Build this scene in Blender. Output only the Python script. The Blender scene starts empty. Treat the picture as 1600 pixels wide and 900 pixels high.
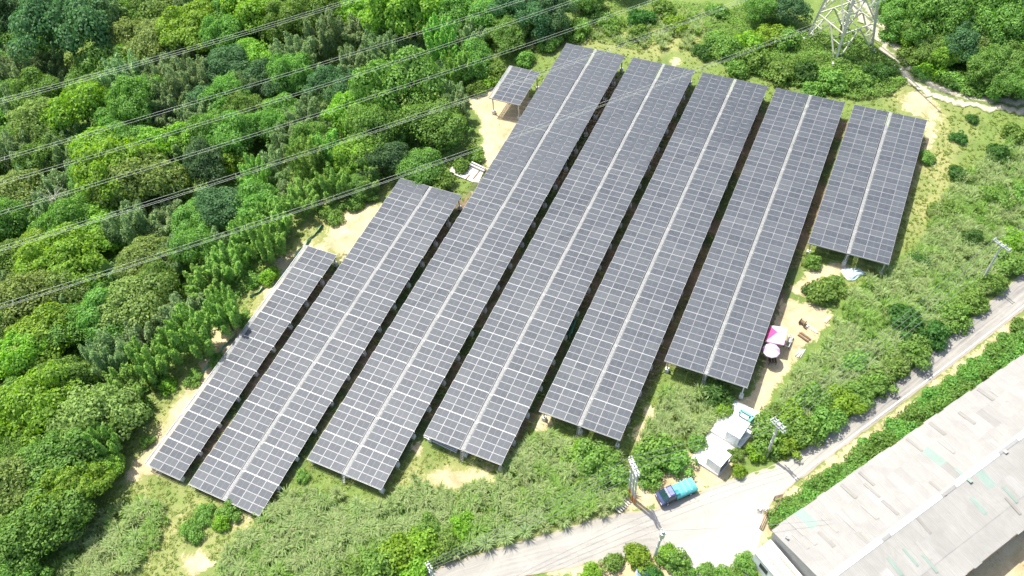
import bpy, math, random
import numpy as np
from mathutils import Matrix, Vector
random.seed(7); RNG = np.random.default_rng(7)
SC = bpy.context.scene
COL = SC.collection
rad = math.radians

# ------------------------------------------------------------------ camera, sky, sun, exposure
F_PX = 1372.0
CAM = np.array([-3.2209, -85.2620, 92.1964])
CR = np.array([[0.90683659, -0.30696996, 0.28881974],
               [0.41969479, 0.72070159, -0.55176581],
               [-0.03877732, 0.62157756, 0.78239226]])
cd = bpy.data.cameras.new('camera'); cam = bpy.data.objects.new('camera', cd); COL.objects.link(cam)
cd.sensor_width = 36; cd.lens = F_PX / 1600 * 36; cd.clip_start = 1; cd.clip_end = 3000
mw = Matrix(CR.tolist()).to_4x4(); mw.translation = Vector(CAM.tolist()); cam.matrix_world = mw
SC.camera = cam

SUN = np.array([-0.40, 0.13, 0.905]); SUN /= np.linalg.norm(SUN)
w = bpy.data.worlds.new('World'); SC.world = w; w.use_nodes = True
nt = w.node_tree; bg = nt.nodes['Background']
sky = nt.nodes.new('ShaderNodeTexSky'); sky.sky_type = 'NISHITA'; sky.sun_disc = False
sky.sun_elevation = math.asin(SUN[2]); sky.sun_rotation = math.atan2(SUN[0], SUN[1])
sky.air_density = 1.0; sky.dust_density = 2.5; sky.ozone_density = 1.0
nt.links.new(sky.outputs[0], bg.inputs[0]); bg.inputs[1].default_value = 0.15
sd = bpy.data.lights.new('sun', 'SUN'); sd.energy = 4.3; sd.angle = rad(0.55); sd.color = (1.0, 0.955, 0.87)
so = bpy.data.objects.new('sun', sd); COL.objects.link(so)
so.rotation_euler = Vector((-SUN).tolist()).to_track_quat('-Z', 'Y').to_euler(); so.location = (0, 0, 120)
SC.view_settings.view_transform = 'Standard'; SC.view_settings.look = 'None'
SC.view_settings.exposure = 0.8; SC.view_settings.gamma = 1

# ------------------------------------------------------------------ frames of reference
# PM turns the array plane (v across, u along, n up) into the world; the world Z is true up
PM = np.array([[0.99939032, -0.00194152, -0.03485988],
               [0.0, 0.99845264, -0.05560866],
               [0.03491390, 0.05557476, 0.99784391]])
P0 = np.array([0, 80.0, 0])
def plane_pt(v, u, n=0.0): return PM @ (np.array([v, u, n]) - P0)
ORG = PM @ (-P0); NRM = PM[:, 2]
def zplane(x, y):
    x = np.clip(x, -260, 120); y = np.clip(y, -140, 170)
    return ORG[2] - (NRM[0] * (x - ORG[0]) + NRM[1] * (y - ORG[1])) / NRM[2]
def rays(q):
    q = np.atleast_2d(np.asarray(q, float))
    return np.stack([(q[:, 0] - 800) / F_PX, -(q[:, 1] - 450) / F_PX, -np.ones(len(q))], 1) @ CR.T
def to_px(P):
    d = (np.atleast_2d(P) - CAM) @ CR
    return np.stack([800 + F_PX * d[:, 0] / -d[:, 2], 450 - F_PX * d[:, 1] / -d[:, 2]], 1)
DEP = [((230,740),.75),((330,780),.8),((400,805),.9),((500,390),1.7),((380,560),1.2),((670,290),2.4),((930,78),3.2),((1035,100),2.8),
       ((1150,122),2.6),((1265,150),2.6),((1390,175),2.6),((1330,410),2.7),((1110,590),2.7),((905,665),2.6),((722,705),2.2),
       ((537,742),1.3),((790,190),3.9),((745,265),3.4),((800,400),2.3),((1050,350),2.5),((200,300),8.5),((0,100),12),((0,600),6),((100,850),3.2),
       ((300,450),5.5),((400,250),8.5),((600,50),8),((600,170),6.5),((1000,10),4.2),((1500,60),3.6),((1320,70),3.2),((1560,450),4.4),((1250,690),4.3),
       ((1100,770),3.6),((900,850),3.4),((700,890),3.1),((400,890),2.4),((1400,750),4.6),((1590,880),5.2),((1000,890),3.6),((1500,300),3.2)]
_dq = None
def depth(x, y):
    x = np.asarray(x, float); y = np.asarray(y, float)
    sh = x.shape; x = x.ravel(); y = y.ravel()
    num = np.zeros_like(x); den = np.zeros_like(x) + 1e-9
    for (cx, cy, d) in _dq:
        r2 = (x - cx) ** 2 + (y - cy) ** 2
        wt = np.exp(-r2 / (2 * 11.0 ** 2)) + 2e-4 / (1 + r2 / 900)
        num += wt * d; den += wt
    return (num / den).reshape(sh)
_dq = []
for q, d in DEP:
    r = rays(q)[0]; z = 0.0
    for _ in range(20):
        P = CAM + r * ((z - CAM[2]) / r[2]); z = zplane(P[0], P[1]) - d
    _dq.append((P[0], P[1], d))
def zg(x, y): return zplane(x, y) - depth(x, y)
def ground(q, up=0.0):
    """points (n,3) `up` metres above the ground seen at pixels q of the photograph"""
    r = rays(q); z = np.full(len(r), -5.0)
    for _ in range(14):
        P = CAM + r * ((z - CAM[2]) / r[:, 2])[:, None]; z = zg(P[:, 0], P[:, 1]) + up
    P[:, 2] = zg(P[:, 0], P[:, 1])          # the foot on the ground
    return P
def g1(x, y, up=0.0): return ground([(x, y)], up)[0]
def inpoly(q, poly):
    q = np.asarray(q, float); x, y = q[:, 0], q[:, 1]; c = np.zeros(len(q), bool); n = len(poly)
    for i in range(n):
        x1, y1 = poly[i]; x2, y2 = poly[(i + 1) % n]
        if y1 == y2: continue
        c ^= ((y1 > y) != (y2 > y)) & (x < (x2 - x1) * (y - y1) / (y2 - y1) + x1)
    return c
def sdist(q, poly):
    q = np.asarray(q, float); d = np.full(len(q), 1e9); n = len(poly)
    for i in range(n):
        a = np.array(poly[i], float); b = np.array(poly[(i + 1) % n], float); e = b - a
        t = np.clip(((q - a) @ e) / (e @ e + 1e-9), 0, 1)
        d = np.minimum(d, np.linalg.norm(q - a - t[:, None] * e, axis=1))
    return np.where(inpoly(q, poly), d, -d)
def scatter(poly, n, rng=RNG):
    P = np.array(poly, float); lo, hi = P.min(0), P.max(0); out = []
    while sum(len(o) for o in out) < n:
        q = lo + (hi - lo) * rng.random((n * 3, 2)); out.append(q[inpoly(q, poly)])
    return np.concatenate(out)[:n]

# ------------------------------------------------------------------ materials
def new_mat(name):
    m = bpy.data.materials.new(name); m.use_nodes = True
    return m, m.node_tree, m.node_tree.nodes['Principled BSDF']
def ramp(nt, fac, stops):
    r = nt.nodes.new('ShaderNodeValToRGB'); e = r.color_ramp.elements
    while len(e) < len(stops): e.new(0.5)
    for i, (p, c) in enumerate(stops): e[i].position = p; e[i].color = (*c, 1) if len(c) == 3 else c
    nt.links.new(fac, r.inputs[0]); return r.outputs[0]
def noise(nt, scale, detail=4, rough=.6, vec=None, dist=0):
    n = nt.nodes.new('ShaderNodeTexNoise'); n.inputs['Scale'].default_value = scale
    n.inputs['Detail'].default_value = detail; n.inputs['Roughness'].default_value = rough; n.inputs['Distortion'].default_value = dist
    if vec: nt.links.new(vec, n.inputs['Vector'])
    return n.outputs['Fac']
def mix(nt, fac, a, b, mode='MIX'):
    m = nt.nodes.new('ShaderNodeMix'); m.data_type = 'RGBA'; m.blend_type = mode
    for sock, v in ((m.inputs[0], fac), (m.inputs[6], a), (m.inputs[7], b)):
        if hasattr(v, 'is_output'): nt.links.new(v, sock)
        elif isinstance(v, (int, float)): sock.default_value = v
        else: sock.default_value = (*v, 1)
    return m.outputs[2]
def math_(nt, op, a, b=0.0, c=None, clamp=False):
    m = nt.nodes.new('ShaderNodeMath'); m.operation = op; m.use_clamp = clamp
    for i, v in enumerate((a, b, c)):
        if v is None: continue
        if hasattr(v, 'is_output'): nt.links.new(v, m.inputs[i])
        else: m.inputs[i].default_value = v
    return m.outputs[0]
def coords(nt, kind='Object'): return nt.nodes.new('ShaderNodeTexCoord').outputs[kind]
def attr(nt, name):
    a = nt.nodes.new('ShaderNodeAttribute'); a.attribute_name = name; return a.outputs['Fac']
def bump(nt, h, strength, dist, bs):
    b = nt.nodes.new('ShaderNodeBump'); b.inputs['Strength'].default_value = strength; b.inputs['Distance'].default_value = dist
    nt.links.new(h, b.inputs['Height']); nt.links.new(b.outputs[0], bs.inputs['Normal'])
def simple(name, col, rough=.6, metal=0.0, var=.15, scale=3.0, dirt=None):
    m, nt, bs = new_mat(name)
    n = noise(nt, scale, 5, .65, coords(nt))
    dark = tuple(c * (1 - var) for c in col); lite = tuple(min(1, c * (1 + var)) for c in col)
    c = ramp(nt, n, [(.3, dark), (.7, lite)])
    if dirt:
        n2 = noise(nt, scale * .4, 6, .7, coords(nt), 1.0)
        c = mix(nt, ramp(nt, n2, [(.52, (0, 0, 0)), (.75, (.7, .7, .7))]), c, dirt)
    nt.links.new(c, bs.inputs['Base Color']); bs.inputs['Roughness'].default_value = rough; bs.inputs['Metallic'].default_value = metal
    return m
def leaf_mat(name, col, var=.35, trans=.45, tint=None, ovar=.18):
    m, nt, bs = new_mat(name); nt.nodes.remove(bs)
    geo = nt.nodes.new('ShaderNodeNewGeometry'); oi = nt.nodes.new('ShaderNodeObjectInfo')
    a = tuple(c * (1 - var) for c in col); b = tuple(c * (1 + var) for c in col)
    tint = tint or tuple((col[0] * 1.45, col[1] * 1.32, col[2] * 1.1))
    c = ramp(nt, geo.outputs['Random Per Island'], [(0, a), (.75, b), (1, tint)])
    hs = nt.nodes.new('ShaderNodeHueSaturation')
    nt.links.new(c, hs.inputs['Color'])
    nt.links.new(math_(nt, 'MULTIPLY_ADD', oi.outputs['Random'], .03, .492), hs.inputs['Hue'])
    nt.links.new(math_(nt, 'MULTIPLY_ADD', oi.outputs['Random'], 2 * ovar, 1 - ovar), hs.inputs['Value'])
    d = nt.nodes.new('ShaderNodeBsdfDiffuse'); t = nt.nodes.new('ShaderNodeBsdfTranslucent')
    g = nt.nodes.new('ShaderNodeBsdfGlossy'); g.inputs['Roughness'].default_value = .6; g.inputs['Color'].default_value = (1, 1, 1, 1)
    mx = nt.nodes.new('ShaderNodeMixShader'); mx.inputs[0].default_value = trans
    mg = nt.nodes.new('ShaderNodeMixShader'); mg.inputs[0].default_value = .012
    tc = nt.nodes.new('ShaderNodeHueSaturation'); tc.inputs['Saturation'].default_value = 1.15; tc.inputs['Value'].default_value = 1.2
    nt.links.new(hs.outputs[0], tc.inputs['Color'])
    nt.links.new(hs.outputs[0], d.inputs['Color']); nt.links.new(tc.outputs[0], t.inputs['Color'])
    nt.links.new(d.outputs[0], mx.inputs[1]); nt.links.new(t.outputs[0], mx.inputs[2])
    nt.links.new(mx.outputs[0], mg.inputs[1]); nt.links.new(g.outputs[0], mg.inputs[2])
    nt.links.new(mg.outputs[0], nt.nodes['Material Output'].inputs[0]); return m

# ------------------------------------------------------------------ object helpers
def tag(o, label=None, cat=None, group=None, kind=None):
    if label: o['label'] = label
    if cat: o['category'] = cat
    if group: o['group'] = group
    if kind: o['kind'] = kind
    return o
def empty(name, loc, rotz=0.0, mat=None):
    o = bpy.data.objects.new(name, None); COL.objects.link(o); o.empty_display_size = .5
    if mat is not None: o.matrix_world = mat
    else: o.location = Vector([float(c) for c in loc]); o.rotation_euler = (0, 0, rotz)
    return o
def link(name, me, parent=None, loc=None, rot=None, scale=None):
    o = bpy.data.objects.new(name, me); COL.objects.link(o)
    if parent is not None: o.parent = parent
    if loc is not None: o.location = Vector([float(c) for c in loc])
    if rot is not None: o.rotation_euler = rot
    if scale is not None: o.scale = scale
    return o
def dup(o, parent=None):
    c = o.copy(); COL.objects.link(c)
    if parent is not None: c.parent = parent
    for ch in o.children: dup(ch, c)
    return c
def mesh_np(name, V, Fq, mats, mat_idx=None, smooth=False):
    """V (n,3), Fq (m,k) k = 3 or 4"""
    me = bpy.data.meshes.new(name); V = np.ascontiguousarray(V, np.float32); Fq = np.ascontiguousarray(Fq, np.int32)
    k = Fq.shape[1]
    me.vertices.add(len(V)); me.vertices.foreach_set('co', V.ravel())
    me.loops.add(Fq.size); me.loops.foreach_set('vertex_index', Fq.ravel())
    me.polygons.add(len(Fq)); me.polygons.foreach_set('loop_start', np.arange(len(Fq), dtype=np.int32) * k)
    for m in mats: me.materials.append(m)
    if mat_idx is not None: me.polygons.foreach_set('material_index', np.asarray(mat_idx, np.int32))
    if smooth: me.polygons.foreach_set('use_smooth', np.ones(len(Fq), bool))
    me.update(calc_edges=True); return me
class MB:
    def __init__(s): s.v = []; s.f = []; s.m = []; s.mi = 0
    def add(s, vs, fs):
        b = len(s.v); s.v += [tuple(float(c) for c in v) for v in vs]
        s.f += [tuple(i + b for i in f) for f in fs]; s.m += [s.mi] * len(fs); return s
    def box(s, c, size, ax=None):
        c = np.array(c, float); h = np.array(size, float) / 2; A = np.eye(3) if ax is None else np.array(ax, float)
        vs = [c + A[0] * (x * h[0]) + A[1] * (y * h[1]) + A[2] * (z * h[2]) for z in (-1, 1) for y in (-1, 1) for x in (-1, 1)]
        return s.add(vs, [(0, 2, 3, 1), (4, 5, 7, 6), (0, 1, 5, 4), (2, 6, 7, 3), (0, 4, 6, 2), (1, 3, 7, 5)])
    def bar(s, a, b, wd, th=None, up=(0, 0, 1)):
        a = np.array(a, float); b = np.array(b, float); d = b - a; L = np.linalg.norm(d); d /= L
        u = np.array(up, float)
        if abs(u @ d) > .95: u = np.array([1.0, 0, 0])
        x = np.cross(u, d); x /= np.linalg.norm(x); z = np.cross(d, x)
        return s.box((a + b) / 2, (wd, L, th or wd), (x, d, z))
    def tube(s, pts, r, n=6, caps=True):
        pts = [np.array(p, float) for p in pts]; rs = r if hasattr(r, '__len__') else [r] * len(pts)
        vs = []; fs = []
        for i, p in enumerate(pts):
            d = pts[min(i + 1, len(pts) - 1)] - pts[max(i - 1, 0)]; d /= np.linalg.norm(d) + 1e-12
            u = np.array([0, 0, 1.0]) if abs(d[2]) < .9 else np.array([1.0, 0, 0])
            x = np.cross(u, d); x /= np.linalg.norm(x); y = np.cross(d, x)
            vs += [p + rs[i] * (math.cos(2 * math.pi * k / n) * x + math.sin(2 * math.pi * k / n) * y) for k in range(n)]
        for i in range(len(pts) - 1):
            fs += [(i * n + k, i * n + (k + 1) % n, (i + 1) * n + (k + 1) % n, (i + 1) * n + k) for k in range(n)]
        if caps: fs += [tuple(range(n))[::-1], tuple((len(pts) - 1) * n + k for k in range(n))]
        return s.add(vs, fs)
    def prism(s, prof, y0, y1, top=None):
        """outline prof in (x,z), extruded along y; top = inset function(x,z)->dy"""
        n = len(prof); ins = top or (lambda x, z: 0)
        vs = [(x, y0 + ins(x, z), z) for x, z in prof] + [(x, y1 - ins(x, z), z) for x, z in prof]
        return s.add(vs, [tuple(range(n)), tuple(range(n, 2 * n))[::-1]] + [(i, i + n, (i + 1) % n + n, (i + 1) % n) for i in range(n)])
    def mesh(s, name, mats):
        me = bpy.data.meshes.new(name); me.from_pydata(s.v, [], s.f)
        for m in (mats if isinstance(mats, (list, tuple)) else [mats]): me.materials.append(m)
        me.polygons.foreach_set('material_index', s.m); me.update(); return me
    def build(s, name, mats, parent=None, loc=None, rot=None):
        return link(name, s.mesh(name, mats), parent, loc, rot)
def bevel(o, wdt=.03, seg=2):
    b = o.modifiers.new('bevel', 'BEVEL'); b.width = wdt; b.segments = seg; b.limit_method = 'ANGLE'; return o

# palette
M = {}
M['alu'] = simple('aluminium_frame', (.29, .295, .30), .5, .2, .06, 2)
M['galv'] = simple('galvanised_steel', (.52, .54, .55), .5, .5, .12, 4, (.36, .34, .31))
M['rust'] = simple('rusty_steel', (.22, .12, .07), .8, .2, .3, 6)
M['conc'] = simple('pale_concrete', (.56, .54, .49), .9, 0, .1, 2, (.40, .36, .30))
M['wconc'] = simple('whitish_concrete', (.66, .65, .61), .9, 0, .05, 1.5, (.56, .54, .48))
M['pole'] = simple('pole_concrete', (.47, .46, .43), .85, 0, .1, 3, (.33, .31, .28))
M['white'] = simple('white_paint', (.80, .80, .78), .5, 0, .03, 2, (.66, .65, .6))
M['whitewall'] = simple('white_wall', (.74, .74, .72), .6, 0, .05, 2, (.55, .53, .48))
M['dark'] = simple('dark_vent', (.05, .05, .055), .6, .1, .3, 4)
M['teal'] = simple('teal_paint', (.16, .42, .40), .5, 0, .12, 3)
M['brown'] = simple('brown_paint', (.16, .10, .06), .7, 0, .25, 4)
M['orange'] = simple('orange_band', (.50, .20, .06), .7, 0, .2, 5)
M['wood'] = simple('bare_timber', (.36, .25, .14), .8, 0, .25, 5)
M['palew'] = simple('pale_timber', (.58, .50, .37), .8, 0, .15, 5)
M['bark'] = simple('bark', (.13, .10, .075), .9, 0, .3, 5)
M['deadw'] = simple('dead_wood', (.42, .38, .33), .9, 0, .2, 5)
M['porc'] = simple('insulator_porcelain', (.78, .78, .76), .3, 0, .05, 4)
M['cable'] = simple('cable_aluminium', (.50, .53, .46), .6, .1, .08, 2)
M['cabled'] = simple('cable_weathered', (.30, .31, .31), .6, .3, .08, 2)
M['rubber'] = simple('tyre_rubber', (.03, .03, .03), .85, 0, .2, 5)
M['tower'] = simple('pylon_steel', (.56, .55, .44), .55, .2, .08, 3)
M['foot'] = simple('footing_concrete', (.66, .65, .61), .9, 0, .1, 4)
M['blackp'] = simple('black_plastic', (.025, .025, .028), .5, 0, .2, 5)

# ------------------------------------------------------------------ terrain
SOIL = [[(735,140),(775,128),(800,150),(840,150),(862,118),(860,190),(800,255),(764,266),(752,240),(757,215),(745,190)],
        [(592,316),(545,330),(512,362),(492,388),(525,398),(545,402),(606,322)],
        [(496,378),(470,385),(440,408),(420,440),(395,490),(362,520),(326,560),(282,620),(238,690),(200,728),(200,750),(240,745),(300,660),(400,520),(478,400)],
        [(333,508),(366,512),(352,540),(322,545)],
        [(1222,468),(1262,470),(1300,490),(1292,512),(1262,545),(1225,585),(1192,640),(1168,680),(1150,655),(1180,600),(1205,530)],
        [(1232,455),(1262,425),(1312,408),(1330,420),(1290,440),(1262,470)],
        [(645,752),(700,728),(740,735),(772,750),(745,768),(690,765)],
        [(284,862),(318,862),(330,890),(300,905),(282,888)],
        [(360,800),(384,795),(388,815),(365,822)], [(640,700),(655,690),(664,702),(650,712)],
        [(1405,150),(1430,140),(1470,165),(1472,185),(1440,186),(1410,172)],
        [(1446,190),(1462,195),(1455,240),(1440,260)], [(1217,777),(1300,715),(1400,640),(1500,565),(1600,487),(1600,503),(1510,577),(1400,660),(1240,788)],
        [(1070,716),(1120,640),(1150,615),(1192,640),(1186,668),(1150,742),(1090,768),(1030,790),(960,800),(975,770),(1040,735)],
        [(1180,820),(1215,775),(1230,790),(1200,850),(1165,900),(1150,900)],
        [(930,860),(990,850),(1075,850),(1090,910),(900,910)],
        [(1497,905),(1605,818),(1680,770),(1680,960),(1440,960)],
        [(985,690),(1000,660),(1012,640),(1025,650),(1008,690)], [(1040,92),(1062,92),(1062,104),(1045,102)],
        [(865,858),(960,822),(1000,830),(940,880),(860,900)], [(842,650),(858,650),(862,672),(846,676)]]
DRY = [[(480,300),(600,300),(600,420),(480,640),(300,760),(180,760),(230,640),(380,480)], [(200,740),(420,800),(420,850),(330,910),(180,910),(240,820)],
       [(600,720),(700,710),(860,700),(830,740),(760,780),(600,790)], [(1370,140),(1440,130),(1520,170),(1480,330),(1380,430),(1330,430),(1400,390),(1440,200)],
       [(1215,780),(1600,490),(1600,520),(1230,800)], [(690,884),(860,828),(990,795),(980,790),(850,822),(690,872)], [(850,70),(1090,100),(1110,40),(980,20)]]
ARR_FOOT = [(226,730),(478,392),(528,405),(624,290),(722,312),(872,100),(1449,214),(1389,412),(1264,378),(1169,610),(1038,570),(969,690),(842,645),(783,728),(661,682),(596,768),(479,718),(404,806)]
def build_ground():
    def axis(a, b, st, far):
        core = list(np.arange(a, b + st, st)); s = st; lo = [a]; hi = [core[-1]]
        while lo[-1] > -far: s *= 1.35; lo.append(lo[-1] - s); hi.append(hi[-1] + s)
        return np.array(lo[:0:-1] + core + hi[1:])
    xs = axis(-178, 48, .75, 900); ys = axis(-84, 84, .75, 900)
    X, Y = np.meshgrid(xs, ys); X = X.ravel(); Y = Y.ravel(); Z = zg(X, Y)
    P = np.stack([X, Y, Z], 1); q = to_px(P)
    front = ((P - CAM) @ CR)[:, 2] < -5
    inside = front & (q[:, 0] > -80) & (q[:, 0] < 1700) & (q[:, 1] > -60) & (q[:, 1] < 1000)
    def mask(polys, soft):
        m = np.zeros(len(q)); qi = q[inside]; r = np.full(len(qi), -1e9)
        for p in polys: r = np.maximum(r, sdist(qi, p))
        m[inside] = np.clip(.5 + r / (2 * soft), 0, 1); return m
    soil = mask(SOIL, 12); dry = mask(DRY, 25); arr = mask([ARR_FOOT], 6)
    rough = .10 * np.sin(X * 1.7 + 1.3 * np.sin(Y * 1.1)) * np.sin(Y * 1.9 + X * .4) + .05 * np.sin(X * 4.1) * np.sin(Y * 3.7)
    road = mask([ROAD_UP + ROAD_LO[::-1], YARD, TRACK_POLY], 12)
    P[:, 2] += rough * np.where(inside, (1 - road) * (1 - .7 * soil), 0)
    nx, ny = len(xs), len(ys)
    i = (np.arange(ny - 1)[:, None] * nx + np.arange(nx - 1)[None]).ravel()
    me = mesh_np('ground', P, np.stack([i, i + 1, i + nx + 1, i + nx], 1), [ground_mat()], smooth=True)
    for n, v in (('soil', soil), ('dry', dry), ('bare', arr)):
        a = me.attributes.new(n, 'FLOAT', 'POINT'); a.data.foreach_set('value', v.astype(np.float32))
    tag(link('ground', me), kind='structure')
def ground_mat():
    m, nt, bs = new_mat('grassy_earth'); co = coords(nt)
    n1 = noise(nt, .35, 6, .65, co, .6); n2 = noise(nt, 2.2, 5, .7, co); n3 = noise(nt, .12, 4, .6, co, 1.0); n4 = noise(nt, 7, 3, .7, co)
    grass = ramp(nt, n1, [(.25, (.105, .165, .034)), (.5, (.165, .235, .048)), (.75, (.225, .28, .072))])
    grass = mix(nt, ramp(nt, n2, [(.35, (0, 0, 0)), (.7, (.75,) * 3)]), grass, (.085, .145, .03))
    straw = ramp(nt, n2, [(.25, (.20, .235, .062)), (.55, (.31, .30, .115)), (.8, (.44, .37, .21))])
    f = math_(nt, 'MULTIPLY', attr(nt, 'dry'), ramp(nt, n3, [(.36, (.25,) * 3), (.58, (1,) * 3)]))
    g = mix(nt, f, grass, straw)
    earth = ramp(nt, n1, [(.3, (.36, .265, .145)), (.5, (.50, .40, .235)), (.75, (.60, .51, .345))])
    earth = mix(nt, ramp(nt, n4, [(.5, (0, 0, 0)), (.75, (.6,) * 3)]), earth, (.30, .21, .115))
    earth = mix(nt, ramp(nt, noise(nt, 1.3, 6, .75, co, .8), [(.60, (0, 0, 0)), (.68, (.8,) * 3)]), earth, (.16, .19, .06))
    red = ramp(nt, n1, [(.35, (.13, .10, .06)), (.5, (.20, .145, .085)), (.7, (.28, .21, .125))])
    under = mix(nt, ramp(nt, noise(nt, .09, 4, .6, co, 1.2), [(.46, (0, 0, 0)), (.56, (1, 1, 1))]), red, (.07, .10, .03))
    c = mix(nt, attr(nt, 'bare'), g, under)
    s = math_(nt, 'ADD', attr(nt, 'soil'), math_(nt, 'MULTIPLY_ADD', n1, 2.1, -1.05))
    s = math_(nt, 'ADD', s, math_(nt, 'MULTIPLY_ADD', n2, 1.4, -.70))
    c = mix(nt, ramp(nt, s, [(.42, (0, 0, 0)), (.62, (1, 1, 1))]), c, earth)
    nt.links.new(c, bs.inputs['Base Color']); bs.inputs['Roughness'].default_value = .95
    bump(nt, math_(nt, 'ADD', n2, math_(nt, 'MULTIPLY', n4, .5)), .5, .25, bs); return m

ROAD_UP = [(600,948),(640,912),(690,884),(760,862),(860,832),(960,801),(1020,797),(1085,772),(1130,752),(1190,735),(1240,712),(1330,652),(1420,583),(1500,512),(1600,425),(1700,335)]
ROAD_LO = [(660,965),(720,925),(800,903),(880,890),(960,874),(1040,864),(1110,852),(1150,838),(1185,810),(1217,774),(1300,712),(1400,637),(1500,562),(1600,484),(1700,405)]
YARD = [(1060,848),(1120,835),(1190,800),(1192,830),(1176,880),(1166,960),(1085,960),(1082,890)]
TRACK = [(1322,-30),(1345,15),(1372,45),(1397,80),(1418,112),(1442,134),(1478,150),(1530,161),(1600,168),(1680,172)]
TRACK_POLY = [(1322,-30),(1372,40),(1402,70),(1445,122),(1530,150),(1600,158),(1680,160),(1680,184),(1600,180),(1520,175),(1440,150),(1390,95),(1340,25)]
def resample(q, n):
    P = ground(q)[:, :2]; s = np.r_[0, np.cumsum(np.linalg.norm(np.diff(P, axis=0), axis=1))]
    # smooth: cubic-ish through repeated chaikin
    for _ in range(3):
        a = P[:-1] * .75 + P[1:] * .25; b = P[:-1] * .25 + P[1:] * .75
        P = np.concatenate([P[:1], np.stack([a, b], 1).reshape(-1, 2), P[-1:]])
    s = np.r_[0, np.cumsum(np.linalg.norm(np.diff(P, axis=0), axis=1))]; t = np.linspace(0, s[-1], n)
    return np.stack([np.interp(t, s, P[:, 0]), np.interp(t, s, P[:, 1])], 1), s[-1]
def ribbon(name, A, B, m, lift, mat, L, jag=0.0):
    n = len(A); t = np.linspace(0, 1, m)
    if jag:
        k = np.arange(n); ja = jag * (np.sin(k * .9) * .5 + RNG.normal(0, .5, n)); jb = jag * (np.sin(k * .7 + 1) * .5 + RNG.normal(0, .5, n))
        d = (B - A) / np.linalg.norm(B - A, axis=1)[:, None]; A = A + d * ja[:, None]; B = B + d * jb[:, None]
    P = A[:, None] * (1 - t)[None, :, None] + B[:, None] * t[None, :, None]
    Z = zg(P[..., 0], P[..., 1]) + lift
    V = np.concatenate([P, Z[..., None]], 2).reshape(-1, 3)
    i = (np.arange(n - 1)[:, None] * m + np.arange(m - 1)[None]).ravel()
    Q = np.stack([i, i + m, i + m + 1, i + 1], 1)
    me = mesh_np(name, V, Q, [mat], smooth=True)
    uv = me.uv_layers.new(name='along'); U = np.repeat(np.linspace(0, L, n), m); W = np.tile(t, n)
    uv.data.foreach_set('uv', np.stack([U[Q], W[Q]], 2).astype(np.float32).ravel())
    return tag(link(name, me), kind='structure')
def road_mat():
    m, nt, bs = new_mat('worn_concrete_road'); co = coords(nt); uv = coords(nt, 'UV')
    mp = nt.nodes.new('ShaderNodeMapping'); mp.inputs['Scale'].default_value = (.06, 9, 1); nt.links.new(uv, mp.inputs['Vector'])
    streak = noise(nt, 1.0, 5, .65, mp.outputs[0], .4); n1 = noise(nt, .25, 6, .65, co, .5); n2 = noise(nt, 3.5, 5, .7, co); n0 = noise(nt, .045, 3, .5, co)
    c = ramp(nt, streak, [(.3, (.17, .16, .145)), (.5, (.25, .237, .215)), (.72, (.37, .35, .31))])
    c = mix(nt, ramp(nt, n1, [(.45, (0, 0, 0)), (.7, (.55,) * 3)]), c, (.38, .357, .31))
    c = mix(nt, ramp(nt, n2, [(.5, (0, 0, 0)), (.8, (.25,) * 3)]), c, (.20, .18, .155))
    sx = nt.nodes.new('ShaderNodeSeparateXYZ'); nt.links.new(uv, sx.inputs[0])
    # the pale concrete apron where the lane widens; the lane towards the north is greyer
    pale = ramp(nt, math_(nt, 'ADD', math_(nt, 'MULTIPLY', sx.outputs[0], .01), math_(nt, 'MULTIPLY_ADD', n0, .1, -.05)), [(.30, (.35,) * 3), (.40, (.85,) * 3), (.53, (.85,) * 3), (.66, (0, 0, 0))])
    c = mix(nt, pale, c, mix(nt, n1, (.36, .34, .29), (.43, .41, .36)))
    v = nt.nodes.new('ShaderNodeTexVoronoi'); v.feature = 'DISTANCE_TO_EDGE'; v.inputs['Scale'].default_value = .16; nt.links.new(co, v.inputs['Vector'])
    c = mix(nt, ramp(nt, math_(nt, 'ADD', v.outputs[0], math_(nt, 'MULTIPLY_ADD', n2, .02, -.01)), [(.002, (.22,) * 3), (.010, (0, 0, 0))]), c, (.20, .185, .155))
    st = noise(nt, .55, 4, .7, co, 1.5); c = mix(nt, ramp(nt, st, [(.60, (0, 0, 0)), (.72, (.4,) * 3)]), c, (.22, .20, .17))
    edge = math_(nt, 'ABSOLUTE', math_(nt, 'SUBTRACT', sx.outputs[1], .5))
    c = mix(nt, ramp(nt, math_(nt, 'ADD', edge, math_(nt, 'MULTIPLY_ADD', n2, .12, -.06)), [(.41, (0, 0, 0)), (.5, (.8,) * 3)]), c, (.34, .28, .185))
    nt.links.new(c, bs.inputs['Base Color']); bs.inputs['Roughness'].default_value = .9
    bump(nt, n2, .25, .05, bs); return m
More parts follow.
